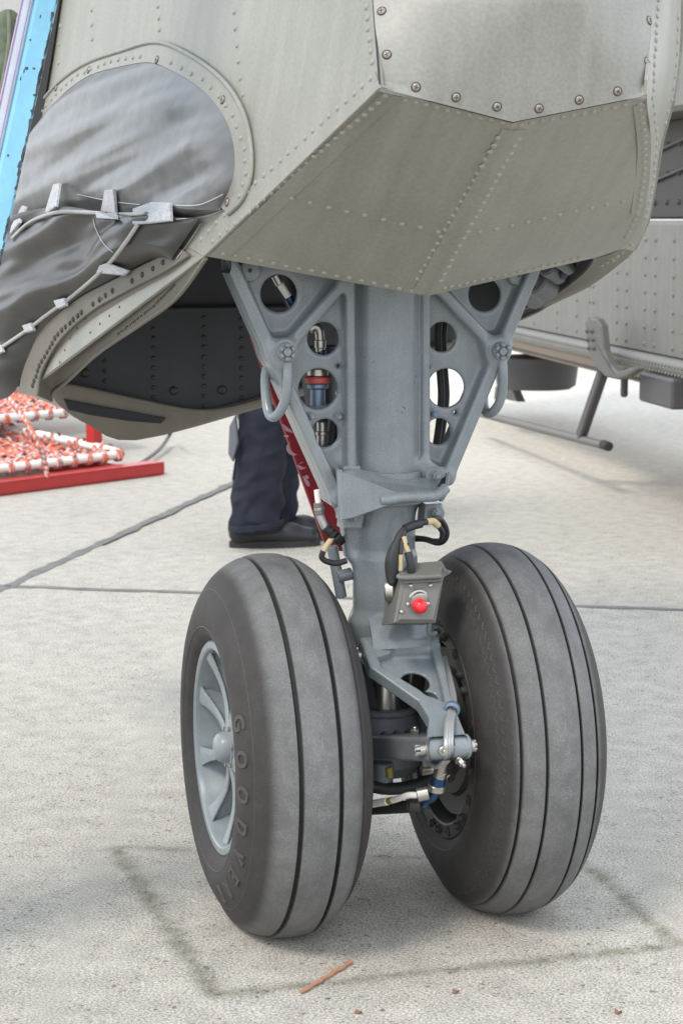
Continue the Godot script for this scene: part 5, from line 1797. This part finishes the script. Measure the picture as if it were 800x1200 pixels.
	for k in 3:
		var yb := y1 + 0.08 + 0.13 * k
		for j in 40: dome(b, Vector3(j * len / 40, yb, -0.25 * sgn), Vector3(0, 0, sgn), 0.014, 0.012, 8)
		box(b, Transform3D(Basis(Vector3(0, 0, 1), 0.12), Vector3(len / 2, yb + 0.06, -0.24 * sgn)), Vector3(len, 0.016, 0.016), 0.004)
	put(root, "interior_fasteners", b.mesh(), M.step_dark).set_meta("kind", "stuff")
	# boarding step: bracket, strut and foot bar
	var st := thing("boarding_step", root)
	var br := []
	for q in [Vector2(684, 377), Vector2(690, 372), Vector2(698, 374), Vector2(703, 382), Vector2(706, 410), Vector2(712, 426), Vector2(722, 436), Vector2(740, 430), Vector2(746, 432), Vector2(733, 442), Vector2(722, 445), Vector2(708, 442), Vector2(694, 428), Vector2(688, 410)]: br.append(onp.call(q.x, q.y, 0.16 * sgn))
	b = MB.new()
	slab(b, br, Vector3(0, 0, sgn), 0.035, 0.008)
	put(st, "bracket", b.mesh(), M.bracket_paint)
	for q in [Vector2(688, 388), Vector2(689, 398), Vector2(690, 408), Vector2(694, 388), Vector2(695, 398), Vector2(696, 408)]:
		b = MB.new()
		dome(b, onp.call(q.x, q.y, 0.16 * sgn), Vector3(0, 0, sgn), 0.011, 0.012, 8)
		put(st, "bracket_bolt", b.mesh(), M.step_dark)
	b = MB.new()
	var s0: Vector3 = onp.call(706, 436, 0.10 * sgn)
	var s1: Vector3 = onp.call(680, 512, 0.10 * sgn)
	var md := (s0 + s1) / 2
	var yd := (s0 - s1).normalized()
	box(b, Transform3D(Basis(yd.cross(Vector3(0, 0, 1)), yd, Vector3(0, 0, 1)), md), Vector3(0.062, s0.distance_to(s1), 0.04), 0.008)
	put(st, "leg", b.mesh(), M.step_dark)
	b = MB.new()
	cyl(b, onp.call(712, 523, 0.10 * sgn), onp.call(560, 484, 0.10 * sgn), 0.02, -1, 14, 0.006)
	put(st, "foot_bar", b.mesh(), M.step_bar)
	b = MB.new()
	cyl(b, onp.call(706, 521, 0.10 * sgn), onp.call(713, 523.3, 0.10 * sgn), 0.022, -1, 14, 0.006)
	put(st, "end_cap", b.mesh(), M.black_rubber)
	b = MB.new()
	box(b, Transform3D(Basis.IDENTITY, (onp.call(731, 448, 0.1 * sgn) as Vector3)), Vector3(0.03, 0.13, 0.03), 0.008)
	put(st, "latch", b.mesh(), M.step_dark)
	# things under the belly
	b = MB.new()
	var d0: Vector3 = onp.call(628, 418, -0.3 * sgn)
	var d1: Vector3 = onp.call(628, 455, -0.3 * sgn)
	lathe(b, [Vector2(0.0001, d1.y), Vector2(0.20, d1.y), Vector2(0.23, d1.y + 0.02), Vector2(0.25, d0.y), Vector2(0.0001, d0.y + 0.02)], 40, Transform3D(Basis.IDENTITY, Vector3(d0.x, 0, d0.z)), 0.5)
	put(root, "belly_pod", b.mesh(), M.step_dark)
	b = MB.new()
	slab(b, [onp.call(580, 452, -0.3 * sgn), onp.call(598, 452, -0.3 * sgn), onp.call(606, 471, -0.3 * sgn), onp.call(592, 468, -0.3 * sgn), onp.call(578, 468, -0.3 * sgn)], Vector3(0, 0, sgn), 0.05, 0.004)
	put(root, "belly_fin", b.mesh(), M.step_dark)
	b = MB.new()
	box(b, Transform3D(Basis.IDENTITY, (onp.call(800, 457, -0.05 * sgn) as Vector3)), Vector3(0.42, 0.125, 0.25), 0.01)
	put(root, "belly_box", b.mesh(), M.step_dark)

# ---------------------------------------------------------------- the person behind the leg
func make_person() -> void:
	var foot := ground(312, 637)
	var root := thing("person", self, foot)
	tag(root, "person in dark navy work trousers and black shoes walking behind the landing gear leg", "person")
	root.rotation.y = deg_to_rad(8)
	root.scale = Vector3(1.04, 1.02, 1.04)
	# x forward (to the right of the picture), y up, z to the viewer
	var cell := 0.015
	var legs := func(p: Vector3) -> float:
		var d := sd_seg(p, Vector3(0.02, 0.93, 0.09), Vector3(-0.01, 0.50, 0.075), 0.098, 0.082)
		d = smin(d, sd_seg(p, Vector3(-0.01, 0.50, 0.075), Vector3(-0.045, 0.10, 0.07), 0.086, 0.092), 0.05)
		var e := sd_seg(p, Vector3(0.02, 0.93, -0.09), Vector3(0.07, 0.50, -0.085), 0.098, 0.08)
		e = smin(e, sd_seg(p, Vector3(0.07, 0.50, -0.085), Vector3(0.03, 0.10, -0.09), 0.084, 0.088), 0.05)
		d = smin(d, e, 0.03)
		d = smin(d, sd_seg(p, Vector3(0.01, 0.98, 0.07), Vector3(0.01, 0.98, -0.07), 0.115, 0.115), 0.06)
		# gathers of the cloth
		var fw := absf(fold.get_noise_3d(p.x * 5.0 + p.y * 3.0, p.y * 9.0 - p.x * 6.0, p.z * 6.0))
		d += (0.016 * fw - 0.006) * smoothstep(0.75, 0.3, p.y) + 0.006 * sin(p.y * 52.0 + p.x * 40.0) * smoothstep(0.26, 0.12, p.y) + 0.006 * noise.get_noise_3d(p.x * 9.0, p.y * 13.0, p.z * 9.0)
		return maxf(d * 0.85, 0.055 - p.y + 0.12 * p.x * 0.3)
	var b := MB.new()
	b.col = Color(1, 1, 1)
	nets(legs, Vector3(-0.2, 0.0, -0.25), Vector3(0.25, 1.12, 0.25), 0.010, b)
	var tr := put(root, "trousers", b.mesh(), M.trousers)
	b = MB.new()
	tube(b, curve([Vector3(-0.085, 0.80, 0.13), Vector3(-0.10, 0.62, 0.128), Vector3(-0.105, 0.45, 0.128), Vector3(-0.13, 0.26, 0.125)], 8), 0.006, 6)
	put(tr, "side_seam", b.mesh(), M.trousers)
	var hem := func(p: Vector3) -> float:
		var e := absf(sd_seg(p, Vector3(-0.045, 0.02, 0.07), Vector3(-0.045, 0.3, 0.07), 0.098, 0.096)) - 0.004
		return maxf(e, absf(p.y - 0.085 - 0.12 * (p.x + 0.045)) - 0.014)
	b = MB.new()
	b.col = Color(1, 1, 1)
	nets(hem, Vector3(-0.17, 0.04, -0.05), Vector3(0.08, 0.15, 0.19), 0.006, b)
	put(tr, "hem", b.mesh(), M.trousers)
	b = MB.new()
	slab(b, [Vector3(-0.125, 0.50, 0.15), Vector3(-0.115, 0.40, 0.15), Vector3(-0.135, 0.33, 0.145), Vector3(-0.15, 0.36, 0.14), Vector3(-0.145, 0.46, 0.14)], Vector3(-0.3, 0, 1).normalized(), 0.03, 0.004)
	put(tr, "grey_pocket_flap", b.mesh(), M.pocket_grey)
	for s in [[Vector3(-0.05, 0, 0.07)], [Vector3(0.03, 0, -0.09)]]:
		var at: Vector3 = s[0]
		var fs := func(p: Vector3) -> float:
			var d := sd_seg(p, Vector3(-0.05, 0.055, 0), Vector3(0.12, 0.045, 0), 0.045, 0.040)
			d = smin(d, sd_seg(p, Vector3(0.12, 0.045, 0), Vector3(0.20, 0.035, 0), 0.042, 0.034), 0.03)
			d = smin(d, sd_seg(p, Vector3(-0.02, 0.08, 0), Vector3(-0.01, 0.16, 0), 0.045, 0.045), 0.03)
			return maxf(d, 0.018 - p.y)
		b = MB.new()
		nets(fs, Vector3(-0.12, 0.0, -0.07), Vector3(0.26, 0.2, 0.07), 0.009, b, Transform3D(Basis.IDENTITY, at))
		var shoe := put(root, "shoe", b.mesh(), M.shoe)
		var sole := MB.new()
		var outl := []
		for k in 24:
			var a := TAU * k / 24
			var cx := cos(a)
			outl.append(at + Vector3(0.075 + cx * 0.168, 0.026, sin(a) * (0.044 if cx > 0 else 0.038)))
		slab(sole, outl, Vector3.UP, 0.026, 0.003)
		put(shoe, "sole", sole.mesh(), M.black_rubber)
	# upper body, mostly hidden by the nose
	var torso := func(p: Vector3) -> float:
		var d := sd_seg(p, Vector3(0.01, 1.0, 0.0), Vector3(0.03, 1.38, 0), 0.125, 0.13)
		d = smin(d, sd_seg(p, Vector3(0.02, 1.42, 0.15), Vector3(0.02, 1.42, -0.15), 0.075, 0.075), 0.08)
		for s in [1.0, -1.0]:
			d = smin(d, sd_seg(p, Vector3(0.02, 1.41, 0.19 * s), Vector3(0.0 + 0.05 * s, 1.14, 0.24 * s), 0.058, 0.048), 0.03)
			d = smin(d, sd_seg(p, Vector3(0.0 + 0.05 * s, 1.14, 0.24 * s), Vector3(0.15 + 0.06 * s, 0.94, 0.23 * s), 0.048, 0.038), 0.02)
		return d
	b = MB.new()
	nets(torso, Vector3(-0.22, 0.86, -0.36), Vector3(0.36, 1.56, 0.36), 0.018, b)
	put(root, "jacket", b.mesh(), M.shirt)
	var head := func(p: Vector3) -> float:
		var d := sd_seg(p, Vector3(0.03, 1.44, 0), Vector3(0.045, 1.56, 0), 0.058, 0.056)
		d = smin(d, sd_seg(p, Vector3(0.04, 1.66, 0), Vector3(0.055, 1.71, 0), 0.085, 0.09), 0.04)
		d = smin(d, sd_seg(p, Vector3(0.085, 1.60, 0), Vector3(0.10, 1.61, 0), 0.045, 0.04), 0.04)
		d = smin(d, sd_seg(p, Vector3(0.135, 1.69, 0), Vector3(0.155, 1.655, 0), 0.012, 0.016), 0.02)
		for s in [1.0, -1.0]:
			d = smin(d, sd_seg(p, Vector3(0.04, 1.69, 0.088 * s), Vector3(0.045, 1.65, 0.086 * s), 0.016, 0.012), 0.008)
			d = smax(d, 0.012 - (p - Vector3(0.142, 1.685, 0.034 * s)).length(), 0.012)
		return d
	b = MB.new()
	nets(head, Vector3(-0.08, 1.38, -0.13), Vector3(0.2, 1.84, 0.13), 0.01, b)
	for s in [1.0, -1.0]:
		var wrist := Vector3(0.15 + 0.06 * s, 0.94, 0.23 * s)
		var dirh := Vector3(0.5, -0.85, 0).normalized()
		var hand := func(p: Vector3) -> float:
			var d := sd_seg(p, wrist, wrist + dirh * 0.08, 0.026, 0.033)
			for k in 4:
				var o: Vector3 = wrist + dirh * 0.085 + Vector3(0.85, 0.5, 0) * (0.028 - 0.019 * k)
				var m: Vector3 = o + (dirh + Vector3(0.1, 0, -0.25 * s)).normalized() * (0.042 - 0.004 * absf(k - 1.0))
				d = smin(d, sd_seg(p, o, m, 0.0092, 0.0085), 0.006)
				d = smin(d, sd_seg(p, m, m + (dirh + Vector3(-0.1, 0, -0.8 * s)).normalized() * 0.036, 0.0085, 0.007), 0.004)
			d = smin(d, sd_seg(p, wrist + dirh * 0.035 + Vector3(0.028, 0.01, 0), wrist + dirh * 0.07 + Vector3(0.06, 0.02, -0.01 * s), 0.0115, 0.0088), 0.008)
			return d
		nets(hand, wrist - Vector3(0.06, 0.2, 0.08), wrist + Vector3(0.16, 0.05, 0.08), 0.005, b)
	put(root, "skin", b.mesh(), M.flesh)
	b = MB.new()
	var hair := func(p: Vector3) -> float:
		var d := sd_seg(p, Vector3(0.035, 1.67, 0), Vector3(0.045, 1.72, 0), 0.09, 0.096)
		return maxf(d, maxf(1.66 + (p.x + 0.02) * 0.75 - p.y, -1.0))
	nets(hair, Vector3(-0.08, 1.56, -0.13), Vector3(0.2, 1.86, 0.13), 0.01, b)
	put(root, "hair", b.mesh(), M.hair)

# ---------------------------------------------------------------- red board behind the leg
func make_red_board() -> void:
	var zb := -0.22
	var pts := v2([Vector2(294, 395), Vector2(379, 632), Vector2(386, 646), Vector2(412, 646), Vector2(410, 632), Vector2(372, 540), Vector2(346, 462), Vector2(324, 395)], zb)
	var c: Vector3 = heli_xf * pts[2]
	var root := thing("red_board", self, c)
	tag(root, "dark red board with faded pale lettering leaning behind the landing gear leg", "board")
	var local := []
	for p in pts: local.append(heli_xf * p - c)
	var nrm := (heli_xf.basis * Vector3(0, 0, 1)).normalized()
	var b := MB.new()
	slab(b, local, nrm, 0.012, 0.002)
	put(root, "panel", b.mesh(), M.red_board)
	var rb := MB.new()
	var rz := -0.16
	var rp := v2([Vector2(496, 676), Vector2(498, 752), Vector2(520, 752), Vector2(512, 676)], rz)
	var rc: Vector3 = heli_xf * rp[0]
	var rl := []
	for p in rp: rl.append(heli_xf * p - rc)
	slab(rb, rl, nrm, 0.006, 0.001)
	var rib := put(self, "red_ribbon", rb.mesh(), M.red_board)
	rib.position = rc
	tag(rib, "short dark red strip hanging between the lamp box and the right wheel", "ribbon")
	var marks := [[Vector2(331, 497), Vector2(336, 503), Vector2(343, 507)], [Vector2(333, 510), Vector2(338, 512)],
		[Vector2(341, 517), Vector2(337, 522), Vector2(339, 529), Vector2(345, 533), Vector2(349, 532)], [Vector2(349, 545), Vector2(354, 549), Vector2(359, 548)], [Vector2(351, 543), Vector2(355, 542)],
		[Vector2(355, 558), Vector2(360, 566), Vector2(362, 570)], [Vector2(358, 557), Vector2(361, 561)]]
	for m in marks:
		b = MB.new()
		var w := []
		for q in curve(m, 5): w.append(heli_xf * lz(q.x, q.y, zb + 0.0005) - c)
		var sd := (heli_xf.basis * Vector3(0.8, 0.5, 0)).normalized()
		var rows := []
		for k in w.size():
			var t := float(k) / (w.size() - 1)
			var hw := 0.0035 * sin(PI * clampf(t, 0.12, 0.88))
			rows.append([w[k] - sd * hw, w[k] + sd * hw])
		sheet(b, rows, 0.0006)
		put(root, "faded_lettering", b.mesh(), M.pale_print)

# ---------------------------------------------------------------- red frame and the roped net on it
func roped(b: MB, pts: Array, r: float, ph := 0) -> void:
	var c0 := Color(0.72, 0.17, 0.09)
	var c1 := Color(0.66, 0.62, 0.62)
	var c2 := Color(0.12, 0.08, 0.09)
	var st := [c0, c0, c1, c0, c2, c1, c0]
	for k in 3:
		var off := []
		for j in pts.size():
			var a := j * 0.9 + k * TAU / 3
			off.append(pts[j] + Vector3(cos(a), sin(a), sin(a * 0.7)) * r * 0.5)
		var cols := []
		for j in 7: cols.append(st[(j + k * 2 + ph) % 7])
		tube(b, off, r * 0.62, 5, false, false, cols)

func make_net_frame() -> void:
	var g0 := ground(-120, 594)
	var g1 := ground(185, 554.5)
	var dir := (g1 - g0)
	var len := dir.length()
	dir = dir.normalized()
	var bk := Vector3.UP.cross(dir)                                # away from the viewer
	if bk.z > 0: bk = -bk
	var root := thing("steel_frame", self, g1)
	tag(root, "red painted steel frame of square tube lying on the concrete under the roped nets", "frame")
	var bs := Basis(dir, Vector3.UP, dir.cross(Vector3.UP))
	var hgt := 0.06
	for rail in [[0.0, "front_rail"], [1.5, "back_rail"]]:
		var b := MB.new()
		var c: Vector3 = -dir * len / 2 + bk * rail[0] + Vector3(0, hgt / 2, 0)
		for wall in [[Vector3(0, hgt / 2 - 0.003, 0), Vector3(len, 0.006, 0.1)], [Vector3(0, -hgt / 2 + 0.003, 0), Vector3(len, 0.006, 0.1)], [Vector3(0, 0, 0.047), Vector3(len, hgt - 0.012, 0.006)], [Vector3(0, 0, -0.047), Vector3(len, hgt - 0.012, 0.006)]]:
			box(b, Transform3D(bs, c + bs * (wall[0] as Vector3)), wall[1], 0.002)
		put(root, rail[1], b.mesh(), M.frame_red)
	var b2 := MB.new()
	box(b2, Transform3D(bs, -dir * 0.25 + bk * 0.75 + Vector3(0, hgt / 2, 0)), Vector3(0.08, hgt, 1.4), 0.004)
	put(root, "cross_rail", b2.mesh(), M.frame_red)
	b2 = MB.new()
	box(b2, Transform3D(bs, -dir * 0.10 + bk * 0.35 + Vector3(0, hgt + 0.11, 0)), Vector3(0.06, 0.22, 0.06), 0.004)
	put(root, "end_post", b2.mesh(), M.frame_red)
	# two nets: a white tube loop wound with orange rope, webbed across
	for n in 3:
		var lift: float = [0.10, 0.20, 0.28][n]
		var base: Vector3 = g1 + bk * (0.08 + n * 0.8) - dir * (0.12 - n * 0.72)
		var nt := thing("rescue_net", self, base)
		tag(nt, ["white tube net frame wound with orange rope, nearer one on the red steel frame", "white tube net frame half hidden behind the nearer roped net", "farthest white tube net frame, seen below the grey boot"][n], "net", "roped net frames on the red steel frame")
		var wid := 1.05
		var ln := len + 0.2
		var tilt: float = [0.07, 0.16, 0.22][n]
		var at := func(u: float, v: float) -> Vector3:
			return -dir * (u * ln) + bk * (v * wid) + Vector3(0, lift + tilt * v + 0.03 * n, 0)
		var b := MB.new()
		var loop := []
		for q in [Vector2(1, 0), Vector2(0.6, 0), Vector2(0.12, 0), Vector2(0.03, 0.03), Vector2(0.0, 0.2), Vector2(0.0, 0.8), Vector2(0.03, 0.97), Vector2(0.12, 1), Vector2(0.6, 1), Vector2(1, 1)]: loop.append(at.call(q.x, q.y))
		tube(b, curve(loop, 6), 0.021, 12)
		put(nt, "tube_loop", b.mesh(), M.white_tube)
		b = MB.new()
		tube(b, [at.call(1.0, 0.5), at.call(0.45, 0.5)], 0.019, 12)
		put(nt, "middle_tube", b.mesh(), M.white_tube)
		for k in 15:                                                    # windings on the tube
			var u := 0.03 + k * 0.055
			for v in [0.0, 1.0]:
				var c: Vector3 = at.call(u + 0.01 * v, v)
				var w := MB.new()
				var ring := []
				for j in 14:
					var a := TAU * j / 7
					ring.append(c + (Vector3.UP * cos(a) + bk * sin(a)) * 0.026 - dir * (j * 0.0022))
				roped(w, ring, 0.009, k)
				put(nt, "rope_winding", w.mesh(), M.rope)
		for k in 5:
			var w := MB.new()
			var c: Vector3 = at.call(0.004, 0.12 + 0.18 * k)
			var ring := []
			for j in 14:
				var a := TAU * j / 7
				ring.append(c + (Vector3.UP * cos(a) + dir * sin(a)) * 0.027 + bk * (j * 0.007))
			roped(w, ring, 0.010, k)
			put(nt, "rope_winding", w.mesh(), M.rope)
		for k in 84:                                                    # webbing, strand by strand
			var w := MB.new()
			var pts := []
			var u0 := 0.02 + k * 0.0105
			var slant := 0.10 if k % 2 == 0 else -0.08
			for j in 26:
				var t := j / 25.0
				pts.append((at.call(u0 + slant * t, t) as Vector3) + Vector3(0, -0.05 * sin(PI * t) + 0.014 * sin(j * 1.9 + k), 0) + dir * 0.015 * sin(j * 1.3 + k * 2.0))
			roped(w, pts, 0.011, k)
			put(nt, "net_strand", w.mesh(), M.rope)
		for k in 9:
			var w := MB.new()
			var pts := []
			for j in 70:
				var t := j / 69.0
				pts.append((at.call(0.02 + 0.85 * t, 0.08 + 0.105 * k) as Vector3) + Vector3(0, -0.045 * sin(PI * (0.08 + 0.105 * k)) + 0.02 * sin(j * 1.1 + k * 2), 0))
			roped(w, pts, 0.011, k + 2)
			put(nt, "net_strand", w.mesh(), M.rope)
	# a loose rope slung from the nose side down over the nets
	var ro := MB.new()
	var rp := []
	var q0 := ground(40, 520, 0.55)
	var path := [ground(8, 462, 0.5), ground(28, 490, 0.42), ground(48, 525, 0.30), ground(56, 558, 0.18)]
	for p in curve(path, 14): rp.append(p - q0)
	roped(ro, rp, 0.012)
	var rt := put(self, "loose_rope", ro.mesh(), M.rope)
	rt.position = q0
	tag(rt, "orange and grey rope hanging slack across the nearer roped net", "rope")
	var cl := MB.new()
	var bf := func(p: Vector3) -> float:
		return sd_seg(p, Vector3(-0.12, 0.06, 0), Vector3(0.12, 0.05, 0.02), 0.075, 0.06) + 0.02 * noise.get_noise_3d(p.x * 12.0, p.y * 12.0, p.z * 12.0)
	nets(bf, Vector3(-0.25, -0.05, -0.15), Vector3(0.25, 0.2, 0.15), 0.015, cl)
	var bc := put(self, "blue_cloth", cl.mesh(), M.blue_cloth)
	bc.position = wd(42, 467, 11.0)
	tag(bc, "bright blue cloth bundle on top of the nets behind the boot", "cloth")
	# thin dark cable trailing on the ground
	var cb := MB.new()
	var cp := []
	var c0 := ground(190, 535)
	for p in curve([ground(160, 548), ground(172, 541, 0.01), ground(188, 528, 0.02), ground(199, 512, 0.05), ground(203, 500, 0.15)], 8): cp.append(p + Vector3(0, 0.012, 0) - c0)
	tube(cb, cp, 0.010, 8)
	var ca := put(self, "dark_cable", cb.mesh(), M.step_dark)
	ca.position = c0
	tag(ca, "thin dark cable lying on the concrete at the right end of the red frame", "cable")

# ---------------------------------------------------------------- blue ladder and olive bundle at the left edge
func make_ladder_side() -> void:
	var d0 := 3.05
	# the rail leans: it stands on the ground well below and left of the frame
	var top := wd(67, -60, d0)
	var bot := wd(-15, 320, d0 + 0.05)
	var dir := (bot - top).normalized()
	var foot := top + dir * (top.y / -dir.y)
	var root := thing("ladder", self, foot)
	tag(root, "light blue ladder rail with chipped paint leaning at the left edge", "ladder")
	var side_v := dir.cross(Vector3(0.25, 0, 1)).normalized()
	if side_v.x < 0: side_v = -side_v
	var nrm := side_v.cross(dir).normalized()
	if nrm.z < 0: nrm = -nrm
	var up := top - dir * 0.7
	var len := up.distance_to(foot)
	var md := (up + foot) / 2 - foot
	var bs := Basis(side_v, -dir, side_v.cross(-dir))
	var wide := 0.034
	var b := MB.new()
	box(b, Transform3D(bs, md), Vector3(wide, len, 0.05), 0.004)
	put(root, "blue_rail", b.mesh(), M.ladder_blue)
	b = MB.new()
	box(b, Transform3D(bs, md - side_v * (wide * 0.5 + 0.009) - bs.z * 0.012), Vector3(0.018, len, 0.02), 0.003)
	put(root, "white_strip", b.mesh(), M.ladder_white)
	b = MB.new()
	box(b, Transform3D(bs, md - side_v * (wide * 0.5 + 0.0182) - bs.z * 0.011), Vector3(0.002, len, 0.02), 0.001)
	put(root, "magenta_line", b.mesh(), M.magenta)
	b = MB.new()
	box(b, Transform3D(bs, md - side_v * (wide * 0.5 + 0.006) - bs.z * 0.001), Vector3(0.0014, len, 0.001), 0.0004)
	put(root, "violet_line", b.mesh(), M.magenta)
	var out_l := Vector3(-0.86, 0, 0.51)  # unseen second rail and steps, added to block light from the left
	b = MB.new()
	box(b, Transform3D(bs, md + out_l * 0.62), Vector3(wide, len, 0.05), 0.004)
	put(root, "added_rail", b.mesh(), M.ladder_blue)
	for k in 9:
		var c: Vector3 = (up - foot) * (0.08 + 0.11 * k) + out_l * 0.33
		if c.y > 1.12 and c.y < 1.85: continue
		b = MB.new()
		box(b, Transform3D(Basis(out_l, Vector3.UP, out_l.cross(Vector3.UP)), c), Vector3(0.56, 0.03, 0.18), 0.004)
		put(root, "added_tread", b.mesh(), M.chip)
	# chips in the paint along the right arris and here and there on the face
	b = MB.new()
	for k in 60:
		var t := rng.randf_range(0.08, 1.0)
		var on_edge := k < 46
		var cx := wide * 0.5 - rng.randf_range(0.0002, 0.0045) if on_edge else rng.randf_range(-0.016, 0.012)
		var c: Vector3 = top.lerp(bot, t) - foot + side_v * cx + bs.z * 0.0252
		var n := 7
		var pts := []
		var sx := rng.randf_range(0.0015, 0.0042) if on_edge else rng.randf_range(0.001, 0.003)
		var sy := rng.randf_range(0.004, 0.016) if on_edge else rng.randf_range(0.002, 0.005)
		for j in n:
			var a := TAU * j / n
			var rr := rng.randf_range(0.6, 1.15)
			var off := clampf(cos(a) * sx * rr, -0.01, wide * 0.5 - 0.0005 - cx)
			pts.append(c + side_v * off + dir * sin(a) * sy * rr)
		slab(b, pts, bs.z, 0.0006)
	put(root, "paint_chips", b.mesh(), M.chip).set_meta("kind", "stuff")
	# olive bundle hanging beyond the ladder
	var at := wd(-6, 120, 3.5)
	var ol := thing("padded_bundle", self, at)
	tag(ol, "olive green padded fabric bundle with grey seam, at the left edge behind the blue ladder", "bag")
	var e := [wd(10, 28, 3.5) - at, wd(7, 90, 3.5) - at, wd(-1, 160, 3.5) - at, wd(-16, 250, 3.5) - at]
	var fo := func(p: Vector3) -> float:
		var d := sd_seg(p, e[0], e[1], 0.025, 0.034)
		d = smin(d, sd_seg(p, e[1], e[2], 0.031, 0.028), 0.02)
		d = smin(d, sd_seg(p, e[2], e[3], 0.026, 0.03), 0.02)
		return d + 0.004 * noise.get_noise_3d(p.x * 20.0, p.y * 12.0, p.z * 20.0)
	b = MB.new()
	nets(fo, Vector3(-0.12, -0.3, -0.1), Vector3(0.12, 0.3, 0.1), 0.006, b)
	put(ol, "padding", b.mesh(), M.olive)
	hose("seam_band", [wd(11, 12, 3.455) - at, wd(11, 50, 3.45) - at, wd(5, 90, 3.455) - at, wd(-3, 130, 3.46) - at], 0.004, M.olive_grey, ol)
	hose("seam_band", [wd(20, 20, 3.47) - at, wd(20, 60, 3.465) - at, wd(17, 95, 3.47) - at], 0.0018, M.olive_grey, ol)
	b = MB.new()
	slab(b, [wd(9, 112, 3.44) - at, wd(20, 110, 3.44) - at, wd(17, 150, 3.44) - at, wd(6, 195, 3.44) - at, wd(-2, 230, 3.44) - at, wd(2, 170, 3.44) - at], Vector3(0, 0, 1), 0.02, 0.004)
	put(ol, "strap", b.mesh(), M.olive_grey)
	rod("buckle", wd(12, 112, 3.43) - at, wd(20, 105, 3.43) - at, 0.007, M.olive_grey, ol)
	# something orange low behind the ladder
	var oo := wd(11, 268, 4.6)
	b = MB.new()
	var pth := [Vector3(0.03, 0.10, 0), Vector3(0.012, 0.02, 0), Vector3(-0.01, -0.06, 0), Vector3(-0.02, -0.13, 0)]
	tube(b, curve(pth, 6), 0.022, 12)
	var orange := put(self, "orange_tube", b.mesh(), M.orange)
	orange.position = oo
	tag(orange, "orange tube just showing between the blue ladder and the grey boot", "tube")

# ---------------------------------------------------------------- twig, leaves and stones
func make_litter() -> void:
	var a := ground(353, 1166)
	var e := ground(412, 1130)
	var c := (a + e) / 2
	var b := MB.new()
	var pts := []
	var rad := []
	for k in 15:
		var t := k / 14.0
		pts.append(a.lerp(e, t) - c + Vector3(0, 0.005, 0) + Vector3(0, 0, 0.004) * noise.get_noise_1d(t * 4.0) + Vector3(0.004, 0, 0) * noise.get_noise_1d(t * 5.0 + 9.0))
		rad.append(0.0024 + 0.0014 * absf(sin(k * 1.3)) * (1.0 if k > 8 else 0.6))
	tube(b, pts, rad, 8)
	var tw := put(self, "twig", b.mesh(), M.twig)
	tw.position = c
	tag(tw, "reddish brown dry twig lying on the concrete in front of the left wheel", "twig")
	b = MB.new()
	tube(b, [pts[8], pts[8] + Vector3(0.002, 0.003, -0.012), pts[8] + Vector3(-0.003, 0.005, -0.02)], [0.0025, 0.002, 0.001], 6)
	put(tw, "side_shoot", b.mesh(), M.twig)
	var spots := [[534, 1164, 0.007, "small curled brown leaf scrap on the concrete right of the twig"], [420, 1188, 0.007, "flat reddish leaf scrap at the bottom edge below the twig"], [724, 1188, 0.008, "pale brown leaf scrap in the bottom right corner"]]
	for s in spots:
		var g := ground(s[0], s[1])
		b = MB.new()
		var o := []
		var n := 9
		for k in n:
			var an := TAU * k / n
			var r: float = s[2] * rng.randf_range(0.6, 1.1)
			o.append(Vector3(cos(an) * r, 0.004 + 0.003 * sin(an * 2.0), sin(an) * r * 0.75))
		for k in n:
			b.tri(Vector3(0, 0.0035, 0), o[k], o[(k + 1) % n])
			b.tri(Vector3(0, 0.0025, 0), o[k] - Vector3(0, 0.001, 0), o[(k + 1) % n] - Vector3(0, 0.001, 0))
			b.quad(o[k], o[(k + 1) % n], o[(k + 1) % n] - Vector3(0, 0.001, 0), o[k] - Vector3(0, 0.001, 0))
		var lf := put(self, "leaf_scrap", b.mesh(), M.leaf)
		lf.position = g
		tag(lf, s[3], "leaf", "leaf scraps on the concrete")
